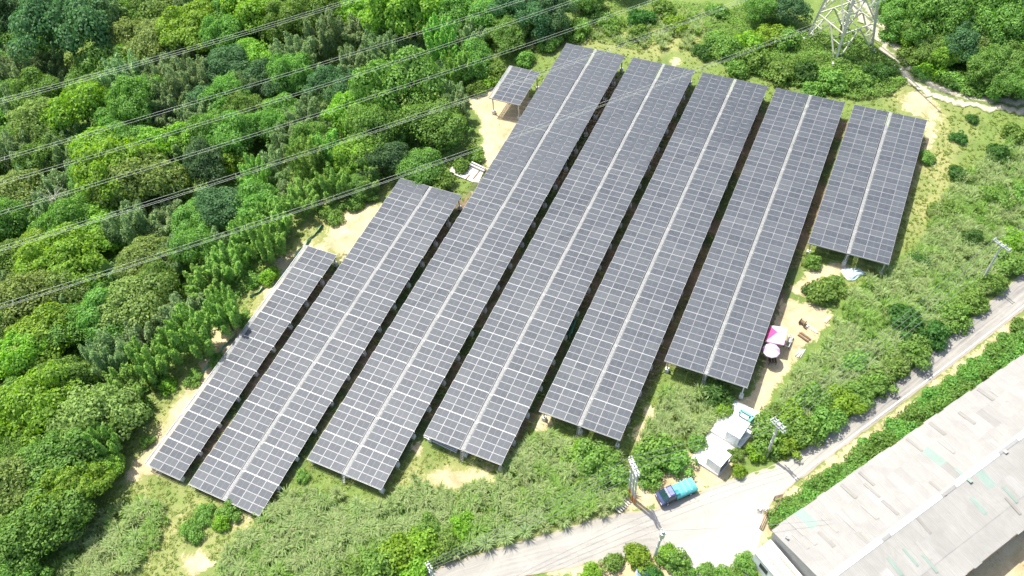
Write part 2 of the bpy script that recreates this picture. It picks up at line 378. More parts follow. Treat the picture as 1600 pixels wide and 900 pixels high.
def track_mat():
    m, nt, bs = new_mat('rutted_track'); uv = coords(nt, 'UV'); co = coords(nt)
    sx = nt.nodes.new('ShaderNodeSeparateXYZ'); nt.links.new(uv, sx.inputs[0]); n1 = noise(nt, 1.1, 5, .7, co); n2 = noise(nt, 4, 4, .7, co)
    d = math_(nt, 'ABSOLUTE', math_(nt, 'SUBTRACT', sx.outputs[1], .5))
    rut = math_(nt, 'ABSOLUTE', math_(nt, 'SUBTRACT', d, .27))
    f = math_(nt, 'ADD', rut, math_(nt, 'MULTIPLY_ADD', n1, .5, -.25))
    soil = ramp(nt, n2, [(.3, (.36, .31, .21)), (.7, (.56, .51, .42))])
    grs = ramp(nt, n2, [(.3, (.075, .13, .03)), (.7, (.19, .22, .07))])
    nt.links.new(mix(nt, ramp(nt, f, [(.09, (0, 0, 0)), (.21, (1, 1, 1))]), soil, grs), bs.inputs['Base Color'])
    bs.inputs['Roughness'].default_value = .95; bump(nt, n1, .6, .2, bs); return m
def build_roads():
    A, L = resample(ROAD_UP, 260); B, _ = resample(ROAD_LO, 260)
    rm = road_mat(); ribbon('road', A, B, 16, .035, rm, L, .12)
    ya, yl = resample([(1058,852),(1070,880),(1082,915),(1088,960)], 30); yb, _ = resample([(1192,800),(1190,835),(1177,880),(1168,960)], 30)
    ym, nt, bs = new_mat('pale_concrete_apron'); co = coords(nt)
    n1 = noise(nt, .3, 6, .6, co, .6); n2 = noise(nt, 3, 4, .7, co)
    c = ramp(nt, n1, [(.3, (.38, .36, .31)), (.7, (.47, .45, .395))]); c = mix(nt, ramp(nt, n2, [(.55, (0, 0, 0)), (.8, (.3,) * 3)]), c, (.40, .36, .29))
    nt.links.new(c, bs.inputs['Base Color']); bs.inputs['Roughness'].default_value = .9
    v = nt.nodes.new('ShaderNodeTexVoronoi'); v.feature = 'DISTANCE_TO_EDGE'; v.inputs['Scale'].default_value = .22; nt.links.new(co, v.inputs['Vector'])
    c = mix(nt, ramp(nt, v.outputs[0], [(.002, (.22,) * 3), (.010, (0, 0, 0))]), c, (.20, .18, .15))
    nt.links.new(c, bs.inputs['Base Color'])
    ribbon('yard', ya, yb, 14, .047, ym, yl, .1)
    e, el = resample([(1222,769),(1300,710.5),(1400,635.5),(1500,560.5),(1600,482.5),(1690,412)], 150)
    d = np.gradient(e, axis=0); d /= np.linalg.norm(d, axis=1)[:, None]; nn = np.stack([-d[:, 1], d[:, 0]], 1)
    ribbon('edge_line', e + nn * .25, e + nn * .39, 2, .06, simple('worn_line_paint', (.72, .71, .67), .7, 0, .2, 5, (.45, .42, .38)), el)
    t, tl = resample(TRACK, 120); d = np.gradient(t, axis=0); d /= np.linalg.norm(d, axis=1)[:, None]; nn = np.stack([-d[:, 1], d[:, 0]], 1)
    ribbon('dirt_track', t + nn * 1.8, t - nn * 1.8, 9, .08, track_mat(), tl, .5)
build_ground(); build_roads()

# ------------------------------------------------------------------ solar arrays
PV, PU = 1.68, 1.02                    # panel pitch across and along a row
BLOCK = 4.179                          # four panels and the joint to the next block
def panel_mesh(name, cellmat):
    W, L = 1.655, .995; fr = .027; mid = .022; b = MB(); zt = .0
    x0, x1, y0, y1 = -W / 2, W / 2, -L / 2, L / 2
    b.mi = 0
    b.box((0, y0 + fr / 2, -.018), (W, fr, .040)); b.box((0, y1 - fr / 2, -.018), (W, fr, .040))
    b.box((x0 + fr / 2, 0, -.018), (fr, L - 2 * fr, .040)); b.box((x1 - fr / 2, 0, -.018), (fr, L - 2 * fr, .040))
    b.mi = 2; b.box((0, 0, -.012), (mid, L - 2 * fr, .018))
    b.mi = 1
    for s in (-1, 1):
        xa, xb = sorted((s * mid / 2, s * (W / 2 - fr)))
        b.add([(xa, y0 + fr, -.004), (xb, y0 + fr, -.004), (xb, y1 - fr, -.004), (xa, y1 - fr, -.004)], [(0, 1, 2, 3)])
    b.mi = 0; b.add([(x0 + fr, y0 + fr, -.03), (x1 - fr, y0 + fr, -.03), (x1 - fr, y1 - fr, -.03), (x0 + fr, y1 - fr, -.03)], [(3, 2, 1, 0)])
    return b.mesh(name, [M['alu'], cellmat, M['busbar']])
def cell_mat():
    m, nt, bs = new_mat('photovoltaic_glass'); co = coords(nt); oi = nt.nodes.new('ShaderNodeObjectInfo')
    sx = nt.nodes.new('ShaderNodeSeparateXYZ'); nt.links.new(co, sx.inputs[0])
    def lines(s, pitch, off, wdt):
        t = math_(nt, 'FRACT', math_(nt, 'MULTIPLY_ADD', s, 1 / pitch, off))
        return math_(nt, 'LESS_THAN', math_(nt, 'ABSOLUTE', math_(nt, 'SUBTRACT', t, .5)), wdt)
    ln = math_(nt, 'MAXIMUM', lines(sx.outputs[0], .0795, 0.5, .03), lines(sx.outputs[1], .155, 0.5, .022))
    mp = nt.nodes.new('ShaderNodeVectorMath'); mp.operation = 'ADD'
    nt.links.new(co, mp.inputs[0]); cb = nt.nodes.new('ShaderNodeCombineXYZ')
    nt.links.new(math_(nt, 'MULTIPLY', oi.outputs['Random'], 50), cb.inputs[0]); nt.links.new(math_(nt, 'MULTIPLY', oi.outputs['Random'], 37), cb.inputs[1])
    nt.links.new(cb.outputs[0], mp.inputs[1])
    dust = noise(nt, 1.6, 5, .65, mp.outputs[0], .5)
    base = ramp(nt, oi.outputs['Random'], [(0, (.054, .063, .075)), (.35, (.065, .075, .088)), (.7, (.071, .081, .093)), (1, (.088, .098, .108))])
    base = mix(nt, ramp(nt, dust, [(.4, (0, 0, 0)), (.75, (.30,) * 3)]), base, (.155, .155, .152))
    base = mix(nt, math_(nt, 'MULTIPLY', ln, .45), base, (.165, .172, .19))
    nt.links.new(base, bs.inputs['Base Color']); nt.links.new(math_(nt, 'MULTIPLY_ADD', dust, .25, .33), bs.inputs['Roughness'])
    bs.inputs['IOR'].default_value = 1.36; bs.inputs['Specular IOR Level'].default_value = .2; return m
M['busbar'] = simple('white_backsheet', (.135, .138, .145), .5, 0, .03, 2)
M['cell'] = cell_mat(); M['grate'] = simple('walkway_grating', (.37, .38, .37), .6, .1, .08, 3, (.45, .45, .43))
PANEL = panel_mesh('solar_panel', M['cell'])
_b = MB(); [_b.bar((-.19 + .076 * k, -BLOCK / 2 + .03, 0), (-.19 + .076 * k, BLOCK / 2 - .03, 0), .042, .03) for k in range(6)]
[_b.bar((-.21, y, -.022), (.21, y, -.022), .05, .012) for y in np.linspace(-1.9, 1.9, 8)]
GRATE = _b.mesh('walkway_grating', M['grate'])
_b = MB(); _b.box((0, 0, 0), (.15, .15, 1)); POSTM = _b.mesh('post', M['galv'])
_b = MB(); _b.prism([(-.27, -.35), (.27, -.35), (.24, .45), (-.24, .45)], -.26, .26, lambda x, z: .03 if z > 0 else 0); FOOTM = _b.mesh('footing', M['foot'])
# name: bottom of the row, blocks, left edge, halves (1 = right half only), label
ARR = [('A', 57.76, 9, -75.2366, (1,), 'single-width row of solar panels, the leftmost, nearest the forest'),
       ('B', 74.44, 13, -63.2009, (0, 1), 'shorter double row of solar panels second from the left, starting below the concrete slab'),
       ('C', 112.2, 20, -51.1492, (0, 1), 'longest double row of solar panels, right beside the small detached panel canopy'),
       ('D', 112.2, 18, -39.1273, (0, 1), 'double row of solar panels immediately right of the longest row'),
       ('E', 112.2, 16, -27.1262, (0, 1), 'double row of solar panels whose lower end points at the pole cluster and truck'),
       ('F', 112.2, 13, -15.1567, (0, 1), 'double row of solar panels whose lower right edge passes the pink parasols'),
       ('G', 112.2, 7, -3.1112, (0, 1), 'shortest double row of solar panels, rightmost, with the white tarpaulin below it'),
       ('S', 103.80, 2, -63.1404, (1,), 'small detached solar canopy on posts standing over bare yellow sand')]
HW = 3 * PV + .04; STRIP = .585
def build_array(nm, utop, nb, vl, halves, label):
    ubot = utop - nb * BLOCK; vc = vl + HW + STRIP / 2
    v_lo = vl if 0 in halves else vl + HW + .05; v_hi = vl + 2 * HW + STRIP
    vmid = (v_lo + v_hi) / 2; umid = (utop + ubot) / 2
    c = plane_pt(vmid, umid); dz = float(depth(c[0], c[1]))
    mat = Matrix(PM.tolist()).to_4x4(); mat.translation = Vector(plane_pt(vmid, umid, -dz).tolist())
    root = tag(empty('solar_array', None, mat=mat), label, 'solar array', 'rows of solar panels on the hillside')
    slots = []
    for k in range(nb):
        ub = utop - (k + .5) * BLOCK
        for hf in halves:
            v0 = vl + .02 + (HW + STRIP) * hf
            for r in range(4):
                for cc in range(3):
                    slots.append((v0 + PV * (cc + .5), ub + (1.5 - r) * PU, (1.5 - r) * PU, k))
    tilt = rad(2.0); ct, st = math.cos(tilt), math.sin(tilt)
    rest = []
    # the bottom of the picture is nearest, so the panels that show largest are those of the lower blocks
    slots.sort(key=lambda s: s[1])
    for i, (v, u, du, k) in enumerate(slots):
        loc = (v - vmid + random.gauss(0, .004), u - umid + du * (ct - 1), dz + du * st + random.gauss(0, .003))
        rx = tilt + random.gauss(0, .003); ry = random.gauss(0, .004)
        if i < 300: link('solar_panel', PANEL, root, loc, (rx, ry, 0))
        else: rest.append((loc, rx))
    if rest:
        pv = np.array([v.co[:] for v in PANEL.vertices]); polys = [list(p.vertices) for p in PANEL.polygons]; pm = [p.material_index for p in PANEL.polygons]
        Q = np.array(polys); V = []; F = []; mi = []
        for i, (loc, rx) in enumerate(rest):
            a = pv.copy(); a[:, 2] = pv[:, 2] * math.cos(rx) + pv[:, 1] * math.sin(rx); a[:, 1] = pv[:, 1] * math.cos(rx) - pv[:, 2] * math.sin(rx)
            V.append(a + np.array(loc)); F.append(Q + i * len(pv)); mi += pm
        m2 = M['cell']
        tag(link('solar_panel', mesh_np('solar_panel_rest', np.concatenate(V), np.concatenate(F), [M['alu'], m2, M['busbar']], mi), root), kind='stuff')
    # walkway between the halves (beside the single-width rows)
    vs = vl + HW + STRIP / 2 + .045 - vmid
    for k in range(nb):
        link('walkway_grating', GRATE, root, (vs, utop - (k + .5) * BLOCK - umid, dz - .02), (tilt, 0, 0))
    if 0 in halves: MB().box((vs - .285, (ubot + utop) / 2 - umid, dz - .10), (.10, utop - ubot - .1, .04)).build('seam_shade_strip', M['blackp'], root)  # black strip added so the gap beside the walkway reads as shade
    for k in range(1, nb):                                   # bar along the block joint, added for the bright highlight line there
        for hf in halves:
            v0 = vl + (HW + STRIP) * hf - vmid
            MB().box((v0 + HW / 2, utop - k * BLOCK - umid, dz + .0), (HW - .06, .075, .03)).build('joint_highlight_bar', M['alu'], root)
    # purlins, rafters, posts
    def beam(name, a, b, wd, th, mat=M['galv']): return MB().bar(a, b, wd, th).build(name, mat, root)
    U0, U1 = ubot - umid, utop - umid; X0, X1 = v_lo - vmid, v_hi - vmid
    for hf in halves:
        v0 = vl + (HW + STRIP) * hf - vmid
        for o_ in (.42, 1.26, 2.1, 2.94, 3.78, 4.62): beam('purlin', (v0 + o_, U0 + .05, dz - .16), (v0 + o_, U1 - .05, dz - .16), .06, .10, M['galv'])
    for uu in (U0 - .03, U1 + .03): beam('edge_beam', (X0, uu, dz - .13 + (.0 if uu > 0 else -.0)), (X1, uu, dz - .13), .05, .16, M['alu'])
    if 0 not in halves: beam('edge_beam', (X0 - .05, U0, dz - .06), (X0 - .05, U1, dz - .06), .10, .12, M['alu'])
    inv = Matrix(PM.tolist()).inverted().to_3x3()
    dn = np.array(inv @ Vector((0, 0, -1)))
    for k in range(nb + 1):
        u = min(max(utop - k * BLOCK, ubot + .45), utop - .45)
        beam('rafter', (X0 + .02, u - umid, dz - .30), (X1 - .02, u - umid, dz - .30), .08, .16)
        pv_ = [X0 + .45, X1 - .45] + ([vs] if 0 in halves else [])
        for x in pv_:
            top = np.array([x, u - umid, dz - .38]); W0 = plane_pt(x + vmid, u, -.38)
            h = W0[2] - float(zg(W0[0], W0[1]))
            if h < .25: continue
            p = link('post', POSTM, root, top + dn * h / 2, Matrix(np.array([np.cross([0, 1, 0], -dn), [0, 1, 0], -dn]).T.tolist()).to_euler(), (1, 1, h))
            f = link('footing', FOOTM, p, (0, 0, -.5 + .28 / h), None, (1, 1, 1 / h))
    # ladder to the walkway at the low end
    if nm in 'CDEFG':
        base_w = plane_pt(vs + vmid, ubot - .55, 0); hh = base_w[2] - float(zg(base_w[0], base_w[1]))
        a = np.array([vs, U0 - .06, dz - .02]); b_ = np.array([vs, U0 - .55, dz - .02]) + dn * (hh - .03)
        lad = MB(); [lad.bar(a + np.array([s * .2, 0, .0]), b_ + np.array([s * .2, 0, 0]), .05) for s in (-1, 1)]
        lo = lad.build('ladder', M['alu'], root)
        n = max(4, int(np.linalg.norm(b_ - a) / .28))
        for j in range(1, n):
            c_ = a + (b_ - a) * j / n; MB().bar(c_ - np.array([.2, 0, 0]), c_ + np.array([.2, 0, 0]), .04).build('rung', M['alu'], lo)
    return root
for a_ in ARR: build_array(*a_)

# ------------------------------------------------------------------ vegetation
KIND = {0: ('lime green broadleaf tree', (.235, .385, .055)), 1: ('mid green broadleaf tree', (.170, .300, .062)),
        2: ('dark green broadleaf tree', (.098, .190, .072)), 3: ('olive clumpy tree', (.240, .330, .092)),
        4: ('bright green bamboo clump', (.250, .420, .085)), 5: ('grey green feathery tree', (.250, .360, .150))}  # blue raised in the leaf colours to stand for haze
LEAF = {k: leaf_mat('foliage_' + ('lime', 'mid', 'dark', 'olive', 'bamboo', 'greygreen')[k], v[1]) for k, v in KIND.items()}
LEAF['reed'] = leaf_mat('silver_grass', (.335, .435, .165), .28, .42, (.46, .42, .24), .10)
LEAF['reedg'] = leaf_mat('green_reed', (.255, .40, .085), .30, .42, (.36, .46, .15), .10)
LEAF['shrub'] = leaf_mat('shrub_leaf', (.18, .305, .060), .35, .4)
LEAF['grass'] = leaf_mat('grass_blade', (.25, .34, .07), .35, .4, (.44, .42, .17))
LEAF['hedge'] = leaf_mat('hedge_leaf', (.15, .285, .054), .4, .4)
def nrm(a): return a / (np.linalg.norm(a, axis=-1, keepdims=True) + 1e-9)
def leaf_quads(C, N, size, asp=.6, rng=RNG, tang=None):
    """diamond leaves with a fold along the midrib"""
    n = len(C); N = nrm(N); t = rng.normal(size=(n, 3)) if tang is None else tang
    t = nrm(t - N * (t * N).sum(1, keepdims=True)); b = np.cross(N, t)
    s = np.asarray(size).reshape(-1, 1) * np.ones((n, 1)); wq = s * asp
    V = np.stack([C - t * s * .5, C + b * wq * .5 + N * s * .08, C + t * s * .5, C - b * wq * .5 + N * s * .08], 1).reshape(-1, 3)
    return V, np.arange(4 * n).reshape(n, 4)
def broad_crown(rng, R, H, nclump, leaves, lsize, rc=(.9, 1.7), spread=.85):
    """crown of many leafy clumps set on a lumpy dome; origin at the crown's foot"""
    nl = int(rng.integers(4, 7)); lobes = []
    for k in range(nl):
        th = 6.28 * k / nl + rng.uniform(-.5, .5); o_ = R * rng.uniform(.30, .60) * (k > 0)
        lobes.append((o_ * math.cos(th), o_ * math.sin(th), R * rng.uniform(.36, .60), H * rng.uniform(.66, 1.04) * (1.05 if k == 0 else .92)))
    pts = []; tries = 0
    while len(pts) < nclump and tries < 6000:
        tries += 1
        lx, ly, lr, lh = lobes[int(rng.integers(nl))]
        th = rng.uniform(0, 2 * math.pi); ph = math.sqrt(rng.random())
        z = lh * (.20 + .74 * math.sqrt(max(0, 1 - ph ** 2.1))) * rng.uniform(.80, 1.05)
        if rng.random() < .22: z *= rng.uniform(.4, .85)
        p = np.array([lx + lr * ph * math.cos(th), ly + lr * ph * math.sin(th), z])
        if any(math.hypot(p[0] - a, p[1] - b) < c * .72 and z < d * .62 for a, b, c, d in lobes): continue
        if all(np.linalg.norm(p - q) > .85 * rc[0] for q in pts): pts.append(p)
    nclump = len(pts)
    Vs = []; Ns = []; S = []
    for p in pts:
        c = rng.uniform(*rc); m = int(leaves / nclump * (c / np.mean(rc)) ** 2)
        d = nrm(rng.normal(size=(m, 3)) + np.array([0, 0, .55])); d[:, 2] *= .75
        rad_ = c * (.78 + .26 * rng.random((m, 1)))
        Vs.append(p + d * rad_); Ns.append(nrm(d + rng.normal(size=(m, 3)) * .38 + np.array([0, 0, .25])))
        S.append(lsize * rng.uniform(.7, 1.3, m))
    m = leaves // 9                                   # inner leaves keep the crown from being hollow
    d = rng.normal(size=(m, 3)); d = nrm(d) * rng.random((m, 1)) ** .4 * np.array([R * .75, R * .75, H * .4]) + np.array([0, 0, H * .45])
    Vs.append(d); Ns.append(rng.normal(size=(m, 3)) + np.array([0, 0, .6])); S.append(lsize * rng.uniform(.8, 1.4, m))
    return leaf_quads(np.concatenate(Vs), np.concatenate(Ns), np.concatenate(S), .68, rng)
def feather_crown(rng, R, H, culms, per, lsize, droop=1.0, fat=.8):
    """bamboo: upright plumes of narrow leaves on arching culms"""
    C = []; N = []; T = []; S = []; tips = []
    for i in range(culms):
        th = rng.uniform(0, 6.28); out = R * .86 * math.sqrt((i + .5) / culms); h = H * rng.uniform(.66, 1.04) * (1 - .30 * (out / R) ** 2)
        d = np.array([math.cos(th), math.sin(th), 0]); t = rng.random(per) ** .75
        z = h * (.36 + .64 * t); axis = d * (out * (.75 + .35 * t ** 2))[:, None]
        w_ = fat * (1.05 - t) ** .6 * (.45 + .55 * np.sqrt(t * 1.2).clip(0, 1)) + .06
        side = rng.normal(size=(per, 3)); side[:, 2] = 0; side = nrm(side)
        pos = axis + side * (w_ * np.sqrt(rng.random(per)))[:, None]; pos[:, 2] = z + rng.normal(0, .12, per) - droop * .12 * w_
        C.append(pos); T.append(side + np.array([0, 0, .55 - .75 * droop]) + rng.normal(size=(per, 3)) * .3)
        N.append(np.array([0, 0, .8]) + side * .7 + rng.normal(size=(per, 3)) * .4); S.append(lsize * rng.uniform(.7, 1.3, per)); tips.append((d, out, h))
    V, F = leaf_quads(np.concatenate(C), np.concatenate(N), np.concatenate(S), .34, rng, np.concatenate(T))
    return V, F, tips
def trunk_mesh(rng, R, zc, H):
    b = MB(); pts = [(0, 0, -.4), (.05, .03, zc * .5), (rng.normal() * .2, rng.normal() * .2, zc + H * .35)]
    b.tube(pts, [.26, .2, .11], 7)
    for k in range(6):
        th = k * 1.05 + rng.uniform(-.3, .3); s = zc * rng.uniform(.7, 1.0)
        b.tube([(0.03, 0, s), (R * .32 * math.cos(th), R * .32 * math.sin(th), s + H * .28), (R * .62 * math.cos(th), R * .62 * math.sin(th), s + H * .42)], [.11, .08, .035], 5)
    return b.mesh('trunk', M['bark'])
PROTO = {k: [] for k in KIND}
def make_protos():
    rng = np.random.default_rng(11)
    spec = {0: (3, 4.6, 4.4, 62, 9500, .35), 1: (4, 4.6, 4.8, 58, 10500, .31), 2: (3, 4.6, 5.2, 48, 10000, .30), 3: (2, 4.4, 3.8, 80, 9000, .33)}
    for k, (n, R, H, nc, lv, ls) in spec.items():
        for i in range(n):
            V, F = broad_crown(rng, R, H, nc, lv, ls, (.7, 1.25) if k in (0, 3) else (.75, 1.45))
            V = V + np.array([0, 0, 2.2])
            PROTO[k].append((mesh_np('crown', V, F, [LEAF[k]]), trunk_mesh(rng, R, 2.4, H)))
    for k, n in ((4, 3), (5, 3)):
        for i in range(n):
            V, F, tips = feather_crown(rng, 3.2 if k == 4 else 4.0, 7.0 if k == 4 else 6.2, 26 if k == 4 else 30, 300, .40, .6 if k == 4 else 1.5, .72 if k == 4 else 1.05)
            b = MB()
            for d, out, h in tips[:16]:
                b.tube([d * .12 + np.array([0, 0, -.3]), d * out * .12 + np.array([0, 0, h * .5]), d * out * .5 + np.array([0, 0, h * .88])], [.06, .05, .02], 4)
            PROTO[k].append((mesh_np('crown', V, F, [LEAF[k]]), b.mesh('trunk', simple('bamboo_culm', (.20, .24, .08), .6, 0, .2, 4) if k == 4 else M['bark'])))
make_protos()
TREES = [(95,50,62,2),(28,110,46,5),(165,22,50,5),(300,36,48,0),(396,22,44,0),(242,48,42,3),(402,78,36,0),(352,98,44,2),(462,78,44,5),(508,55,42,5),
 (562,38,44,5),(640,14,58,0),(700,18,44,1),(815,18,40,2),(860,15,38,2),(770,22,38,1),(126,166,44,0),(62,192,40,3),(28,236,42,5),(140,228,44,0),(192,262,54,0),(252,222,42,0),
 (98,238,38,5),(212,288,52,3),(318,268,40,2),(300,178,42,5),(372,208,42,1),(432,168,44,1),(478,182,42,5),(362,246,32,0),(545,172,40,0),(515,235,40,4),
 (482,262,38,4),(622,135,62,1),(672,190,52,1),(590,205,46,1),(556,238,42,0),(652,250,38,1),(232,182,38,5),(58,392,52,0),(28,402,46,1),(112,402,56,0),
 (148,348,44,0),(202,352,46,5),(298,340,42,1),(348,322,48,2),(392,322,42,1),(258,332,44,5),(214,402,44,3),(204,458,52,3),(158,482,50,1),(102,442,42,3),
 (38,462,52,3),(282,482,48,5),(322,432,44,4),(352,402,42,4),(424,342,42,4),(382,368,38,4),(300,522,44,4),(350,488,40,4),(212,524,44,5),(225,560,42,4),
 (62,522,58,0),(38,562,44,0),(100,592,44,1),(160,562,46,5),(45,642,60,0),(134,652,58,3),(92,704,58,1),(30,742,52,3),(120,762,50,0),(60,822,60,1),(18,872,52,1),
 (160,632,40,1),(185,600,40,4),(20,620,44,1),(470,300,40,4),(440,300,36,5),(520,285,36,4),(555,285,28,1),(420,260,40,5),(300,120,44,5),
 (200,120,46,5),(150,90,44,1),(250,110,40,5),(330,150,38,2),(420,120,40,2),(550,100,42,5),(600,85,40,5),(520,130,38,2),(690,70,38,4),(720,110,30,4),
 (15,20,46,2),(60,5,40,2),(230,5,40,3),(480,20,44,1),(545,5,40,0),(15,300,44,3),(60,330,42,5),(80,290,40,5),(15,350,40,1),(250,275,36,5),(450,215,40,5),
 (400,275,36,4),(270,400,40,5),(300,395,36,1),(250,440,36,1),(270,540,36,4),(330,375,34,5),(110,510,44,1),(110,330,30,5),(160,700,34,4),(150,725,34,0),
 (1232,10,34,2),(1195,4,30,1),(1410,12,36,1),(1465,18,42,1),(1520,8,44,1),(1570,30,46,1),(1508,62,34,2),(1594,85,38,1),(1560,96,34,1),(1588,128,28,1),(1440,50,26,1),(1540,68,32,3),(1480,85,24,0),
 (640,75,34,5),(580,150,34,5),(170,170,34,5),(200,210,34,1),(280,235,34,5),(120,120,36,5),(60,90,40,5),(60,150,40,1),(350,60,36,1),(200,60,36,3),(440,40,36,1)]
CABLES_PX = [[(0,152),(540,3)], [(0,247),(530,85),(820,0)], [(0,283),(530,122),(900,0)], [(0,330),(530,165),(1015,5)], [(0,388),(540,212),(735,150)], [(0,478),(540,300),(720,236)]]
def band(x, y):
    n = 0
    for c in CABLES_PX:
        xs, ys = zip(*c); m = (c[-1][1] - c[-2][1]) / (c[-1][0] - c[-2][0])
        yl = np.interp(x, xs, ys) if x <= xs[-1] else c[-1][1] + m * (x - xs[-1])
        if y > yl: n += 1
    return n
ORD = ['first', 'second', 'third', 'fourth', 'fifth', 'sixth', 'seventh', 'eighth', 'ninth', 'tenth', 'eleventh', 'twelfth', 'thirteenth', 'fourteenth', 'fifteenth', 'sixteenth', 'seventeenth', 'eighteenth', 'nineteenth', 'twentieth']
BAND = ['above the topmost cables', 'between first and second cable bundles', 'between second and third cable bundles', 'between third and fourth cable bundles',
        'between fourth and fifth cable bundles', 'between fifth and sixth cable bundles', 'below the lowest cables']
def ordinal(i, n):
    if n == 1: return 'the only one'
    if i == 0: return 'leftmost'
    if i == n - 1: return 'rightmost'
    return ORD[i] + ' from left'
FOREST = [(0,0),(960,0),(870,30),(800,60),(740,105),(728,160),(742,215),(700,265),(620,282),(560,308),(500,330),(462,372),(412,420),(365,490),(325,530),(270,570),(225,625),(185,690),(172,740),(120,800),(90,860),(70,900),(0,900)]
def build_forest():
    rng = np.random.default_rng(5)
    extra = []; have = [(x, y, r) for x, y, r, k in TREES]
    for q in scatter([(-60,-40),(990,-40),(870,20),(800,45),(735,85),(715,160),(690,245),(600,270),(540,300),(480,325),(440,370),(385,395),(325,470),(280,505),(225,550),(170,600),(135,660),(110,730),(100,800),(60,870),(40,940),(-60,940)], 1500, rng):
        if all(math.hypot(q[0] - x, (q[1] - y) * 1.15) > .84 * r for x, y, r in have):
            d = .58 * q[0] + q[1]
            k = 5 if rng.random() < .45 else (2 if rng.random() < .12 else 1)
            if q[1] > 270 and q[0] > 250: k = 4
            r_ = rng.uniform(30, 40); extra.append((q[0], q[1], r_, k)); have.append((q[0], q[1], r_))
    for q in scatter([(1380,-30),(1640,-30),(1640,120),(1560,100),(1490,70),(1430,40),(1390,10)], 120, rng):
        if all(math.hypot(q[0] - x, (q[1] - y) * 1.15) > .75 * r for x, y, r in have):
            r_ = rng.uniform(24, 34); extra.append((q[0], q[1], r_, int(rng.choice([1, 2, 1, 3, 5])))); have.append((q[0], q[1], r_))
    allt = TREES + extra
    left = [t for t in allt if t[0] < 1100]; right = [t for t in allt if t[0] >= 1100]
    lab = {}
    for b in range(7):
        for k in KIND:
            sel = sorted([t for t in left if band(t[0], t[1]) == b and t[3] == k])
            parts = [('', sel)] if len(sel) <= 14 else [('in left half ', sel[:len(sel) // 2]), ('in right half ', sel[len(sel) // 2:])]
            if b == 6 and len(sel) > 14:
                ys = sorted(t[1] for t in sel); cut = [ys[len(ys) // 3], ys[2 * len(ys) // 3]]
                parts = [('', [t for t in sel if t[1] < cut[0]], 'just below the lowest cables'), ('', [t for t in sel if cut[0] <= t[1] < cut[1]], 'midway down the lower forest'), ('', [t for t in sel if t[1] >= cut[1]], 'at the lowest forest end')]
            for pt in parts:
                for i, t in enumerate(pt[1]): lab[t] = '%s, %s %s%s' % (KIND[k][0], ordinal(i, len(pt[1])), pt[0], pt[2] if len(pt) > 2 else BAND[b])
    for k in KIND:
        sel = sorted([t for t in right if t[3] == k])
        for i, t in enumerate(sel): lab[t] = '%s, %s beyond the dirt track or pylon' % (KIND[k][0], ordinal(i, len(sel)))
    for t in allt:
        x, y, r, k = t
        cr, tr = PROTO[k][int(rng.integers(len(PROTO[k])))]
        P0_ = g1(x, y, 4.5); dist = np.linalg.norm(P0_ - CAM); rm = r * dist / F_PX
        base = {0: 4.7, 1: 4.7, 2: 4.7, 3: 4.5, 4: 3.7, 5: 4.7}[k]; s = rm / base
        up = {4: 4.0, 5: 4.0}.get(k, 4.6) * s
        P = g1(x, y, up)
        name = 'bamboo_clump' if k == 4 else 'broadleaf_tree'; s2 = rng.uniform(.86, 1.16)
        root = tag(empty(name, P - np.array([0, 0, .1]), rng.uniform(0, 6.28)), lab[t], 'bamboo' if k == 4 else 'tree', 'trees of the forest')
        sc = (s * s2, s / s2, s * rng.uniform(.8, 1.35)); tl = (rng.normal(0, .05), rng.normal(0, .05), 0)
        link('trunk', tr, root, None, tl, sc); link('crown', cr, root, None, tl, sc)
build_forest()
def far_woodland():
    rng = np.random.default_rng(77); pr = []
    for k in (0, 1, 2, 3):
        V, F = broad_crown(rng, 4.6, 5.0, 46, 2600, .62); pr.append((V + np.array([0, 0, 2.0]), F))
    ring = [(-330,-330),(1900,-330),(1900,120),(1690,120),(1690,-70),(-90,-70),(-90,1000),(-330,1000)]
    P = ground(scatter(ring, 190, rng)); Vs = []; Fs = []; mi = []; off = 0
    for p in P:
        k = int(rng.choice(4, p=[.2, .5, .15, .15])); V, F = pr[k]; s = rng.uniform(.7, 1.15); a = rng.uniform(0, 6.28); c, n = math.cos(a) * s, math.sin(a) * s
        Vs.append(np.stack([V[:, 0] * c - V[:, 1] * n, V[:, 0] * n + V[:, 1] * c, V[:, 2] * s], 1) + p); Fs.append(F + off); off += len(V); mi.append(np.full(len(F), k))
    tag(link('woodland', mesh_np('woodland', np.concatenate(Vs), np.concatenate(Fs), [LEAF[k] for k in range(4)], np.concatenate(mi))), 'woodland continuing beyond the photographed forest', 'woodland', kind='stuff')
far_woodland()

# bare dead tree at the forest's left
def dead_tree(px, py, H, label):
    rng = np.random.default_rng(3); P = g1(px, py)
    root = tag(empty('dead_tree', P), label, 'tree')
    b = MB(); b.tube([(0, 0, -.3), (.2, .1, H * .3), (.1, .3, H * .6)], [.22, .18, .12], 6); b.build('trunk', M['deadw'], root)
    for i in range(11):
        th = rng.uniform(0, 6.28); z0 = H * rng.uniform(.3, .6); L = rng.uniform(2.2, 3.8); bb = MB()
        p = np.array([.12, .2, z0]); d = np.array([math.cos(th), math.sin(th), rng.uniform(.5, 1.1)]); pts = [p]
        for s in range(4): d = d + rng.normal(size=3) * .25; p = p + d / np.linalg.norm(d) * L / 4; pts.append(p)
        bb.tube(pts, [.09, .075, .06, .045, .025], 5)
        for j in range(5):
            a = pts[1 + j % 4]; e = a + nrm(d + rng.normal(size=3) * .8) * rng.uniform(.7, 1.5); bb.tube([a, (a + e) / 2 + rng.normal(size=3) * .1, e], [.04, .03, .015], 4)
        bb.build('limb', M['deadw'], root)
dead_tree(100, 345, 8.5, 'bare grey dead tree with pale leafless limbs at the left of the forest')

